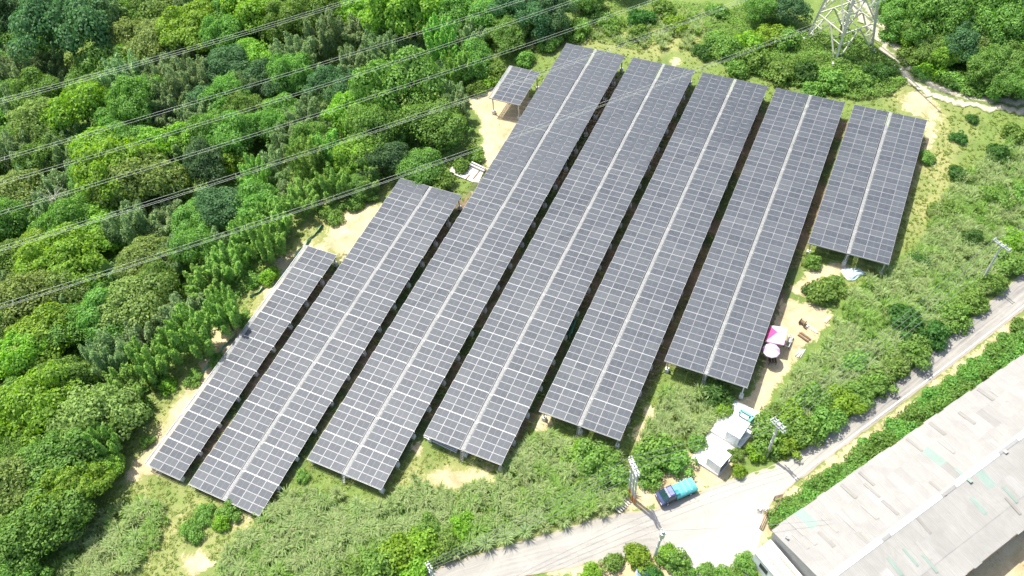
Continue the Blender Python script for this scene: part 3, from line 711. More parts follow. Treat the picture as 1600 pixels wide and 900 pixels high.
# ---- reeds, shrubs, ground cover
def reed_clump(rng, n, L, wd):
    th = rng.uniform(0, 6.28, n); ln = L * rng.uniform(.6, 1.15, n); out = rng.uniform(.25, .95, n) * ln * .75
    r0 = rng.random(n) * .25 * L
    d = np.stack([np.cos(th), np.sin(th), np.zeros(n)], 1); s = np.stack([-np.sin(th), np.cos(th), np.zeros(n)], 1)
    rows = []
    for t, wf in ((0, .7), (.4, 1.0), (.75, .75), (1.0, .12)):
        c = d * (r0 + out * t ** 1.7)[:, None]; c[:, 2] = ln * (np.sin(t * 1.95) * .82)
        rows.append(c - s * (wd * wf / 2)); rows.append(c + s * (wd * wf / 2))
    V = np.stack(rows, 1)                               # n, 8, 3
    F = np.array([[0, 1, 3, 2], [2, 3, 5, 4], [4, 5, 7, 6]])
    return V.reshape(-1, 3), (np.arange(n)[:, None, None] * 8 + F[None]).reshape(-1, 4)
def merged(name, protos, P, scale, mats, midx=None, rng=RNG):
    Vs = []; Fs = []; off = 0; mi = []
    for i, p in enumerate(P):
        V, F = protos[int(rng.integers(len(protos)))]; a = rng.uniform(0, 6.28); c, s = math.cos(a), math.sin(a); k = scale[i]
        W = np.empty_like(V); W[:, 0] = (V[:, 0] * c - V[:, 1] * s) * k; W[:, 1] = (V[:, 0] * s + V[:, 1] * c) * k; W[:, 2] = V[:, 2] * k
        Vs.append(W + p); Fs.append(F + off); off += len(V)
        if midx is not None: mi.append(np.full(len(F), midx[i]))
    return mesh_np(name, np.concatenate(Vs), np.concatenate(Fs), mats, np.concatenate(mi) if mi else None)
REED = [[(350,872),(440,775),(500,765),(545,800),(600,790),(650,748),(700,770),(780,748),(800,712),(845,680),(900,690),(965,705),(985,768),(965,790),(860,822),(760,852),(690,876),(640,892),(560,905),(340,905)],
        [(100,862),(180,792),(252,782),(268,830),(222,905),(85,905)],
        [(1640,170),(1560,232),(1482,300),(1432,390),(1402,422),(1345,442),(1302,500),(1292,532),(1235,590),(1200,650),(1185,712),(1240,702),(1330,640),(1420,570),(1500,496),(1640,375)],
        [(1040,612),(1110,618),(1135,640),(1092,690),(1045,700),(1000,690),(1015,660)],
        [(840,88),(765,100),(800,62),(960,22),(1100,18),(1130,55),(1085,80),(985,72),(885,62)]]
def build_reeds():
    rng = np.random.default_rng(21)
    protos = [reed_clump(rng, 74, 1.40, .060) for _ in range(6)]
    def zone(polys, dens):
        P = []
        for p, d in zip(polys, dens):
            A = np.array(p); bb = A.max(0) - A.min(0)
            q = scatter(p, d, rng); P.append(ground(q))
        return np.concatenate(P)
    P = zone(REED, (820, 140, 1150, 110, 120)); sc = rng.uniform(.65, 1.25, len(P))
    mi = np.where(np.sin(P[:, 0] * .35 + 2) * np.sin(P[:, 1] * .4) + rng.normal(0, .5, len(P)) > .45, 1, 0)
    P[:, 2] -= .05
    tag(link('silver_grass', merged('silver_grass', protos, P, sc, [LEAF['reed'], LEAF['reedg']], mi, rng)), 'dense pale silver grass covering the banks around the panels', 'grass', kind='stuff')
    # scattered weeds and grass over the open ground
    tuft = [(V * np.array([1.2, 1.2, .45]), F) for V, F in (reed_clump(rng, 15, .40, .075) for _ in range(6))]
    gz = [(180,690),(230,620),(300,540),(420,420),(500,330),(640,280),(735,215),(760,120),(850,80),(1000,10),(1200,10),(1400,60),(1600,170),(1600,180),(1500,300),(1430,400),(1300,490),(1210,600),(1180,690),(1060,720),(980,770),(880,820),(660,890),(500,905),(80,905),(120,800)]
    q = scatter(gz, 34000, rng); soil = np.full(len(q), -1e9)
    for p in SOIL: soil = np.maximum(soil, sdist(q, p))
    keep = (soil < -3 - 8 * rng.random(len(q))) & (~inpoly(q, ARR_FOOT) | (rng.random(len(q)) < .35))
    for b_ in ([ (ROAD_UP + ROAD_LO[::-1]), TRACK_POLY]): keep &= ~inpoly(q, b_)
    P = ground(q[keep])
    tag(link('low_grass', merged('low_grass', tuft, P, rng.uniform(.35, 1.05, len(P)), [LEAF['grass'], LEAF['shrub']], (rng.random(len(P)) < .08).astype(int), rng)), 'low weeds and grass tufts on the open ground', 'grass', kind='stuff')
    # undergrowth of the forest floor, and rambling scrub beyond the panels
    def cover(name, poly, n, size, mat, lump, label, excl=()):
        q = scatter(poly, n, rng)
        for e in excl: q = q[~inpoly(q, e)]
        P = ground(q); hgt = lump * (.5 + .5 * np.sin(P[:, 0] * .9 + 2 * np.sin(P[:, 1] * .5)) * np.sin(P[:, 1] * .8 + P[:, 0] * .2)) * rng.uniform(.55, 1.0, len(P)) + .1
        P[:, 2] += hgt
        V, F = leaf_quads(P, rng.normal(size=(len(P), 3)) * .5 + np.array([0, 0, 1.0]), size * rng.uniform(.6, 1.4, len(P)), .6, rng)
        tag(link(name, mesh_np(name, V, F, [mat])), label, 'undergrowth', kind='stuff')
    cover('undergrowth', FOREST, 60000, .42, LEAF[1], 2.2, 'dark undergrowth between the forest trees')
    cover('rambling_scrub', [(1085,85),(1110,30),(1160,5),(1250,45),(1330,60),(1398,95),(1415,130),(1390,150),(1340,158),(1300,150),(1200,128)], 26000, .30, LEAF['shrub'], 1.3, 'tangled bright scrub below the pylon')
    cover('trackside_scrub', [(1370,20),(1640,-20),(1640,150),(1540,148),(1470,135),(1420,95)], 26000, .32, LEAF['shrub'], 1.4, 'mixed scrub on the far side of the dirt track', )
    cover('meadow_scrub', [(740,105),(800,62),(960,5),(1110,5),(1110,40),(1000,80),(900,60),(840,90),(770,105)], 9000, .26, LEAF['shrub'], .8, 'low weeds between the forest and the panels')
    cover('bank_scrub', [(1640,180),(1560,235),(1482,300),(1432,390),(1345,442),(1292,532),(1200,650),(1185,712),(1330,640),(1500,492),(1640,370)], 16000, .28, LEAF['shrub'], 1.0, 'leafy undergrowth among the silver grass on the right bank')
    cover('lower_scrub', REED[0], 9000, .27, LEAF['shrub'], 1.25, 'leafy undergrowth among the silver grass below the panels')
build_reeds()
SHP = []
def shrub_protos():
    rng = np.random.default_rng(31)
    for i in range(5):
        V, F = broad_crown(rng, 1.6, 1.7, 18, 1900, .24, (.4, .75), .8)
        b = MB()
        for k in range(6):
            th = k * 1.05; b.tube([(0, 0, -.1), (.35 * math.cos(th), .35 * math.sin(th), .6), (.8 * math.cos(th), .8 * math.sin(th), 1.1)], [.05, .035, .015], 4)
        SHP.append((V, F, b.mesh('stem', M['bark'])))
shrub_protos()
SHC = {'lime': leaf_mat('shrub_lime', (.22, .36, .036)), 'mid': LEAF['shrub'], 'dark': leaf_mat('shrub_dark', (.08, .18, .036)), 'hedge': LEAF['hedge']}
SHM = {(c, i): mesh_np('foliage', SHP[i][0], SHP[i][1], [m]) for c, m in SHC.items() for i in range(5)}
DESC = {'lime': 'yellow green leafy shrub', 'mid': 'green leafy shrub', 'dark': 'dark green leafy shrub', 'hedge': 'dense green hedge shrub'}
# place phrase -> list of (x, y, radius px, colour)
SHRUB = {
 'in the tall grass below the panels': [(620,870,34,'lime'),(660,850,30,'lime'),(590,890,30,'mid'),(700,845,26,'mid'),(640,895,26,'lime'),(560,880,24,'mid'),(720,820,20,'lime'),(668,825,20,'mid')],
 'near the foot of the pole cluster': [(1032,700,34,'mid'),(1060,718,26,'mid'),(1010,718,24,'mid'),(930,715,30,'mid'),(955,735,26,'mid'),(905,710,22,'lime'),(1015,745,18,'mid')],
 'beside the white cabinets': [(1120,612,26,'dark'),(1128,640,16,'lime'),(1155,735,12,'lime'),(1150,708,12,'mid'),(1090,690,16,'mid')],
 'on the bank along the road edge': [(1200,680,28,'mid'),(1230,690,24,'lime'),(1262,672,26,'mid'),(1290,655,26,'mid'),(1318,628,26,'lime'),(1345,610,22,'mid'),(1372,595,24,'mid'),(1400,572,24,'mid'),(1430,548,24,'mid'),(1460,522,22,'dark'),(1490,495,22,'mid'),(1520,468,22,'mid'),(1550,440,20,'mid'),(1580,412,22,'mid'),(1180,710,16,'lime'),(1210,650,20,'mid'),(1240,650,22,'lime'),(1420,500,28,'dark'),(1340,560,24,'mid'),(1270,620,24,'mid')],
 'on the slope right of the panels': [(1590,375,18,'lime'),(1560,300,20,'mid'),(1500,270,15,'dark'),(1480,330,18,'mid'),(1520,370,15,'dark'),(1590,210,18,'mid'),(1560,240,17,'dark'),(1500,215,10,'dark'),(1450,245,11,'mid'),(1440,400,15,'dark'),(1600,300,17,'mid'),(1520,185,8,'dark')],
 'just below the white tarpaulin': [(1290,448,26,'mid'),(1272,452,16,'dark'),(1270,408,14,'mid'),(1305,440,14,'mid')],
 'around the lower left panel ends': [(360,800,16,'mid'),(345,815,14,'lime'),(320,800,14,'mid'),(300,825,16,'mid'),(175,797,10,'lime'),(470,745,12,'mid'),(230,690,10,'mid'),(505,780,14,'mid')],
 'along the forest edge by the panels': [(245,590,18,'mid'),(262,600,16,'lime'),(215,640,20,'mid'),(340,560,14,'mid'),(300,590,14,'mid'),(395,440,14,'mid'),(420,430,16,'lime'),(380,500,14,'mid'),(550,318,16,'mid'),(520,330,18,'mid'),(575,305,14,'mid'),(720,255,16,'mid'),(690,285,20,'mid'),(740,235,14,'lime'),(745,245,12,'mid'),(775,110,20,'mid'),(760,125,18,'lime'),(745,135,16,'mid')],
 'in the scrub below the pylon': [(1140,75,20,'mid'),(1170,60,22,'lime'),(1200,50,24,'lime'),(1230,60,22,'mid'),(1180,95,22,'mid'),(1220,110,22,'mid'),(1260,110,22,'dark'),(1300,125,22,'mid'),(1340,120,20,'mid'),(1270,140,18,'mid'),(1150,105,18,'mid'),(1370,110,18,'dark'),(1120,60,16,'mid'),(1100,80,14,'dark'),(1320,90,16,'mid')],
 'on weeds beyond the top panels': [(1000,25,18,'dark'),(1040,12,18,'mid'),(950,35,18,'mid'),(900,45,20,'mid'),(860,65,18,'mid'),(1060,35,18,'lime'),(820,90,16,'mid'),(1000,50,16,'mid'),(930,20,18,'dark'),(1120,15,16,'mid')],
 'on the far side of the dirt track': [(1430,80,20,'mid'),(1460,100,20,'lime'),(1490,120,20,'mid'),(1520,130,18,'mid'),(1480,60,20,'lime'),(1550,140,16,'mid'),(1440,110,12,'mid'),(1400,50,18,'mid'),(1420,60,16,'lime')],
}
HEDGE = [(1207,806),(1222,790),(1238,782),(1256,772),(1274,756),(1292,744),(1310,732),(1330,716),(1350,700),(1372,685),(1394,668),(1416,650),(1438,634),(1460,616),(1482,600),(1504,582),(1526,565),(1548,548),(1570,530),(1592,512)]
def build_shrubs():
    rng = np.random.default_rng(41)
    for row, dx, dy, r0, r1 in (('lane side', 5, 3, 14, 20), ('middle row', 13, 10, 17, 22), ('roof side', 22, 15, 16, 22)):
        SHRUB['in roadside hedge, ' + row] = [(x + dx + rng.uniform(-5, 5), y + dy + rng.uniform(-3, 3), rng.uniform(r0, r1), 'hedge') for i, (x, y) in enumerate(HEDGE)]
    SHRUB['in the garden at the bottom'] = [(957,880,17,'mid'),(1000,868,22,'lime'),(1042,866,16,'lime'),(1056,880,20,'mid'),(1020,895,14,'dark'),(1078,893,9,'mid'),(1102,892,14,'mid'),(1130,895,14,'mid'),(1165,880,16,'mid'),(1150,898,16,'mid'),(925,893,14,'lime')]
    for where, L in SHRUB.items():
        cnt = {}
        for t in sorted(L): cnt.setdefault(t[3], []).append(t)
        for c, sel in cnt.items():
            for i, (x, y, r, _) in enumerate(sel):
                P = g1(x, y, .9); s = r * np.linalg.norm(P - CAM) / F_PX / 1.55
                P = g1(x, y, .9 * s); k = int(rng.integers(5))
                root = tag(empty('leafy_shrub', P, rng.uniform(0, 6.28)), '%s %s, %s' % (DESC[c], where, ordinal(i, len(sel))), 'shrub', 'shrubs ' + where)
                sc = (s, s, s * rng.uniform(.8, 1.1)); link('stem', SHP[k][2], root, scale=sc); link('foliage', SHM[c, k], root, scale=sc)
    # single tussocks that stand out
    tp = [reed_clump(rng, 150, 1.55, .062) for _ in range(4)]
    tm = [mesh_np('blades', V, F, [LEAF['reed']]) for V, F in tp]
    T = {'below the second solar row': [(432,800),(455,790),(440,825),(470,810)], 'below the third solar row': [(528,772),(560,790)],
         'at the lower left forest edge': [(205,800),(230,795),(190,830),(170,850),(150,870),(215,840),(130,885)], 'below the fifth solar row': [(850,690),(880,700),(862,715),(900,715)],
         'above the road verge': [(760,850),(790,842),(820,832),(850,824),(880,815),(910,806),(940,798)]}
    for where, L in T.items():
        for i, (x, y) in enumerate(sorted(L)):
            P = g1(x, y, .7); root = tag(empty('silver_grass_tussock', P, rng.uniform(0, 6.28)), 'rounded pale silver grass tussock %s, %s' % (where, ordinal(i, len(L))), 'grass', 'silver grass tussocks')
            s = rng.uniform(.85, 1.2); link('blades', tm[int(rng.integers(4))], root, scale=(s, s, s))
build_shrubs()

# ------------------------------------------------------------------ warehouse with corrugated roof, lower right
def at_z(px, py, z):
    r = rays([(px, py)])[0]; return CAM + r * ((z - CAM[2]) / r[2])
def frame_at(P, d):
    d = np.array([d[0], d[1], 0.0]); d /= np.linalg.norm(d)
    return math.atan2(d[1], d[0])
def build_warehouse():
    A = at_z(1205, 828, -1.0); B = at_z(1600, 552, -1.0)
    L0 = np.linalg.norm((B - A)[:2]); rz = frame_at(A, (B - A)); gz_ = float(zg(A[0] + 4, A[1])) - .05
    root = tag(empty('warehouse', (A[0], A[1], gz_), rz), 'long grey corrugated-roofed warehouse beside the lane, white strips along its ridge', 'warehouse')
    E = -1.0 - gz_; Wd = 14.9; Rh = 1.15; Ln = L0 + 13.0            # local x along the eaves, -y across
    def corr(name, wdt, lng, mat, ripple=.028):
        n = 18; V = []; F = []
        for j, y in enumerate((0, lng / 2, lng)):
            for i in range(n + 1):
                V.append((wdt * i / n, y, ripple * (1 if i % 2 else -1)))
        for j in range(2):
            for i in range(n): a = j * (n + 1) + i; F.append((a, a + 1, a + n + 2, a + n + 1))
        return mesh_np(name, np.array(V), np.array(F), [mat], smooth=False)
    def sheet_mat(name, c, moss, vr=.08):
        m, nt, bs = new_mat(name); co = coords(nt, 'Object'); oi = nt.nodes.new('ShaderNodeObjectInfo'); g = nt.nodes.new('ShaderNodeNewGeometry')
        n1 = noise(nt, .35, 6, .7, g.outputs['Position'], .8); n2 = noise(nt, 2.6, 5, .75, g.outputs['Position'])
        mp = nt.nodes.new('ShaderNodeMapping'); mp.inputs['Scale'].default_value = (7, .35, 1); nt.links.new(co, mp.inputs['Vector'])
        st = noise(nt, 1.2, 4, .6, mp.outputs[0])
        lo = tuple(v * (1 - vr * 2) for v in c); hi = tuple(min(1, v * (1 + vr)) for v in c)
        k = ramp(nt, n1, [(.3, lo), (.7, hi)]); k = mix(nt, ramp(nt, st, [(.42, (0, 0, 0)), (.68, (.75,) * 3)]), k, moss)
        k = mix(nt, ramp(nt, n2, [(.55, (0, 0, 0)), (.8, (.35,) * 3)]), k, tuple(v * .6 for v in c))
        hs = nt.nodes.new('ShaderNodeHueSaturation'); nt.links.new(math_(nt, 'MULTIPLY_ADD', oi.outputs['Random'], .07, .965), hs.inputs['Value']); nt.links.new(k, hs.inputs['Color'])
        nt.links.new(hs.outputs[0], bs.inputs['Base Color']); bs.inputs['Roughness'].default_value = .85; return m
    mats = [sheet_mat('weathered_sheet', (.318, .312, .290), (.245, .236, .210)), sheet_mat('pale_sheet', (.335, .33, .31), (.26, .25, .228)), sheet_mat('grey_sheet', (.275, .270, .250), (.205, .197, .175)),
            sheet_mat('greenish_sheet', (.24, .33, .285), (.24, .25, .225)), sheet_mat('new_white_sheet', (.38, .38, .365), (.30, .29, .27))]
    rng = np.random.default_rng(17); half = Wd / 2; sl = math.hypot(half, Rh); ang = math.atan2(Rh, half)
    cw = Ln / 48; rows = 3; rl = sl / rows
    S = [corr('roof_sheet', cw + .06, rl + .16, m) for m in mats]
    for side in (0, 1):
        for c in range(48):
            jit = rng.uniform(-.10, .10)
            for r in range(rows):
                k = int(rng.choice(5, p=[.86, .09, .035, .01, .005]))
                if side == 1 and c < 24 and rng.random() < .03: k = 3
                y = r * rl + (jit if r == 0 else 0); lift = .018 * (r % 2) + .012 * (c % 2) + rng.uniform(0, .006) + .02 * r
                yaw = rng.normal(0, .004)
                if side == 0: o = link('roof_sheet', S[k], root, (c * cw, -y * math.cos(ang) , E + y * math.sin(ang) + lift), None, (1, -1, 1)); o.rotation_euler = (-ang, 0, yaw)
                else: o = link('roof_sheet', S[k], root, (c * cw, -Wd + y * math.cos(ang), E + y * math.sin(ang) + lift)); o.rotation_euler = (ang, 0, yaw)
    # loose narrow strips laid over the roof as repairs
    st = [corr('patch_sheet', .30, 2.2, m, .02) for m in (mats[1], mats[2], mats[3])]
    spots = [(1243,826,0),(1262,842,0),(1285,836,0),(1296,822,0),(1318,812,0),(1330,824,0),(1358,802,0),(1290,845,1),(1350,846,1),(1312,758,1),(1362,768,1),(1345,742,1),(1250,848,0),(1390,795,1),
             (1535,615,1),(1560,620,0),(1420,690,1),(1455,665,1),(1478,700,0),(1510,655,1),(1525,790,2),(1575,772,2),(1420,870,2),(1395,885,2),(1450,880,2),(1465,765,1),(1440,820,1),(1560,700,0),(1440,860,0),(1580,790,1),(1505,745,2)]
    ca, sa = math.cos(rz), math.sin(rz)
    for x, y, k in spots:
        P = at_z(x, y, -.2)
        for _ in range(6):
            lx = (P[0] - A[0]) * ca + (P[1] - A[1]) * sa; ly = -(P[0] - A[0]) * sa + (P[1] - A[1]) * ca
            up = max(0, min(-ly, Wd + ly)); P = at_z(x, y, gz_ + E + up * math.tan(ang) + .1)
        side = 0 if -ly < half else 1
        ly = min(ly, -1.5) if side == 0 else max(ly, -Wd + 1.5); up = -ly if side == 0 else Wd + ly
        z = E + up * math.tan(ang) + .10; sx = 1.0 + .8 * rng.random()
        if side == 0: o = link('patch_sheet', st[k], root, (lx, ly + 1.2, z - 1.2 * math.tan(ang)), None, (sx, -1, 1)); o.rotation_euler = (-ang, 0, 0)
        else: o = link('patch_sheet', st[k], root, (lx, ly - 1.2, z - 1.2 * math.tan(ang)), None, (sx, 1, 1)); o.rotation_euler = (ang, 0, 0)
    # ridge capping with white translucent lengths
    x = -.1
    for i, l in enumerate([8.6, 1.2, 8.0, 2.2, 7.2, 3.2, 7.6, 2.4, 8.0, 9.0, 9, 9]):
        if x + l > Ln: l = Ln - x
        if l <= .2: break
        m = M['white'] if i % 2 == 0 else mats[1]
        b = MB(); b.prism([(-.34, -.03), (0, .09), (.34, -.03), (.34, -.06), (0, .05), (-.34, -.06)], 0, l - .04)
        o = b.build('ridge_cap', m, root, (x, -half, E + Rh + .09)); o.rotation_euler = (0, 0, -math.pi / 2); x += l
    # walls, eaves, purlins
    wm = simple('cement_wall', (.36, .35, .32), .9, 0, .12, 1.2, (.26, .25, .22))
    MB().box((Ln / 2, -.35, E / 2 - .3), (Ln - .5, .15, E + .5)).build('wall', wm, root)
    MB().box((Ln / 2, -Wd + .35, E / 2 - .3), (Ln - .5, .15, E + .5)).build('wall', wm, root)
    for xx in (.3, Ln - .3):
        b = MB(); b.prism([(-Wd + .45, -.4), (-.45, -.4), (-.45, E - .08), (-half, E + Rh - .12), (-Wd + .45, E - .08)], -.08, .08)
        o = b.build('gable_wall', wm, root, (xx, 0, 0)); o.rotation_euler = (0, 0, math.pi / 2)
        if True: o.scale = (1, -1, 1)
    for yy in (-.02, -Wd + .02): MB().box((Ln / 2, yy, E - .09), (Ln - .1, .05, .10)).build('eave_batten', M['brown'], root)
    return A, rz, gz_
WA, WRZ, WGZ = build_warehouse()
def build_annex():
    A, rz, gz_ = WA, WRZ, WGZ
    root = tag(empty('annex', (A[0], A[1], gz_), rz), 'white flat-roofed annex with brown ribs standing against the warehouse gable', 'shed')
    H = 3.0; x0, x1, y0, y1 = -2.45, -.12, -11.5, -.45
    MB().box(((x0 + x1) / 2, (y0 + y1) / 2, H / 2 - .2), (x1 - x0 - .2, y1 - y0 - .2, H + .3)).build('wall', M['whitewall'], root)
    b = MB(); b.prism([(x0, H - .05), (x1, H + .32), (x1, H + .42), (x0, H + .05)], y0, y1); b.build('roof', M['white'], root)
    for x, a, b_ in ((-1.75, -11.4, -1.8), (-1.62, -11.4, -1.9), (-.72, -11.4, -2.3), (-.60, -11.4, -2.5)):
        z = H + .05 + (x - x0) / (x1 - x0) * .37 + .03
        MB().bar((x, a, z), (x, b_, z), .07, .06).build('roof_rib', M['orange'] if x in (-.60, -1.62) else M['brown'], root)
    for k in range(4): MB().box((x0 + .085, -2.2 - 2.4 * k, 1.7), (.04, 1.2, .9)).build('window', M['dark'], root)
    p = tag(empty('downpipe', at_z(1221, 852, gz_ + 3.2) * np.array([1, 1, 0]) + np.array([0, 0, gz_])), 'slim white standing pipe at the warehouse corner', 'pipe')
    b = MB(); b.tube([(0, 0, 0), (0, 0, 5.6), (.05, .1, 6.1)], .06, 8); b.build('pipe', M['white'], p)
    MB().tube([(0, 0, 5.9), (0, 0, 6.15)], .12, 8).build('cap', M['white'], p)
build_annex()

# ------------------------------------------------------------------ white equipment cabinets
def cabinet(tl, s, e, H, label, dark=True):
    """roof corners seen in the photo: tl = near-left, s = near-right, e = far-right"""
    c = g1(*s); zr = c[2] + H
    P1, P2, P3 = at_z(*tl, zr), at_z(*s, zr), at_z(*e, zr)
    d = (P3 - P2)[:2]; Ln = np.linalg.norm(d); d /= Ln; nn = np.array([-d[1], d[0]]); Wd = float((P1 - P2)[:2] @ nn)
    root = tag(empty('equipment_cabinet', (*(P2[:2] + d * Ln / 2 + nn * Wd / 2), c[2]), math.atan2(d[1], d[0])), label, 'cabinet', 'white cabinets by the gate')
    o = MB().box((0, 0, H / 2 + .05), (Ln - .12, Wd - .12, H - .1)).build('housing', M['whitewall'], root); bevel(o, .03)
    b = MB(); b.prism([(-Ln / 2, H - .05), (Ln / 2, H - .05), (Ln / 2, H + .05), (0, H + .12), (-Ln / 2, H + .05)], -Wd / 2, Wd / 2); b.build('roof', M['white'], root)
    b = MB(); b.box((0, 0, .05), (Ln + .1, Wd + .1, .2)).build('plinth', M['conc'], root)
    n = 5
    for k in range(n):
        x = -Ln / 2 + .25 + (Ln - .5) * (k + .5) / n
        MB().box((x, -Wd / 2 + .045, H * .5), ((Ln - .6) / n - .05, .05, H * .72)).build('louvre_door', M['dark'] if dark else M['galv'], root)
        for j in range(5): MB().box((x, -Wd / 2 + .01, H * (.22 + .13 * j)), ((Ln - .6) / n - .16, .03, .05)).build('louvre', M['galv'], root)
    MB().box((-Ln / 2 + .045, 0, H * .5), (.04, Wd * .5, H * .8)).build('door', M['white'], root)
cabinet((1103.5, 715.5), (1126, 730.5), (1143, 711), 2.3, 'white cabinet nearer the truck, dark louvres on its side')
cabinet((1134, 673.5), (1156, 686), (1172, 662), 2.4, 'white cabinet farther from the truck, with teal frame behind it', False)
def pad(name, pts, h, label, mat, lift=.0):
    P = ground(np.array(pts, float)); c = P.mean(0); c[2] = P[:, 2].max()
    root = tag(empty(name, c), label, 'slab'); n = len(P); b = MB()
    z1 = h + lift; V = [(p[0] - c[0], p[1] - c[1], z1) for p in P] + [(p[0] - c[0], p[1] - c[1], -.8) for p in P]
    b.add(V, [tuple(range(n))[::-1]] + [(i, (i + 1) % n, n + (i + 1) % n, n + i) for i in range(n)])
    o = b.build('slab', mat, root)
    me = o.data; me.flip_normals() if me.polygons[0].normal.z < 0 else None
    return root
pad('concrete_slab', [(1079, 718), (1121, 745), (1156, 701), (1110, 673)], .12, 'pale concrete slab under the nearer white cabinet', M['wconc'])
pad('concrete_slab', [(1109, 676), (1155, 704), (1198, 652), (1142, 622)], .14, 'pale concrete slab under the farther cabinet and teal frame', M['wconc'])
def teal_frame():
    zr = g1(1168, 660)[2]; root = tag(empty('cable_frame', g1(1166, 658)), 'teal painted cable frame behind the farther white cabinet', 'frame')
    c = np.array(root.location); P = [at_z(x, y, zr + 1.7) - c for x, y in ((1158, 641), (1177, 652), (1170, 659), (1155.5, 645))]
    for a, b_ in ((0, 1), (1, 2), (0, 3)): MB().bar(P[a], P[b_], .28, .35).build('beam', M['teal'], root)
    for p in P[:3]: MB().bar(p * np.array([1, 1, 0]), p, .2, .2).build('leg', M['teal'], root)
teal_frame()
# slab with inlaid strips beside the longest row
def strip_slab():
    root = pad('drain_slab', [(703, 268), (719, 249), (757, 266), (748, 286), (738, 285), (705, 273)], .10, 'pale concrete slab with dark slots between forest and longest row', M['conc'])
    c = np.array(root.location)
    for (a, b_) in (((732, 259), (723, 272)), ((749, 267), (739, 280)), ((734, 273), (728, 280))):
        p, q = at_z(*a, c[2] + .12) - c, at_z(*b_, c[2] + .12) - c; MB().bar(p, q, .22, .05).build('slot', M['brown'], root)
    p, q = at_z(733, 257, c[2] + .3) - c, at_z(757, 268, c[2] + .3) - c; MB().bar(p, q, .30, .45).build('kerb', M['pole'], root)
    p, q = at_z(737, 254, c[2] + .45) - c, at_z(758, 264, c[2] + .45) - c; MB().bar(p, q, .25, .35).build('kerb', M['conc'], root)
    v = tag(empty('blue_hose', g1(738, 250, .3)), 'small pale blue pipe standing by the drain slab', 'pipe')
    MB().tube([(0, 0, 0), (.1, .05, .9), (.5, .2, 1.1)], .06, 6).build('pipe', simple('blue_pipe', (.35, .55, .60), .5), v)
strip_slab()

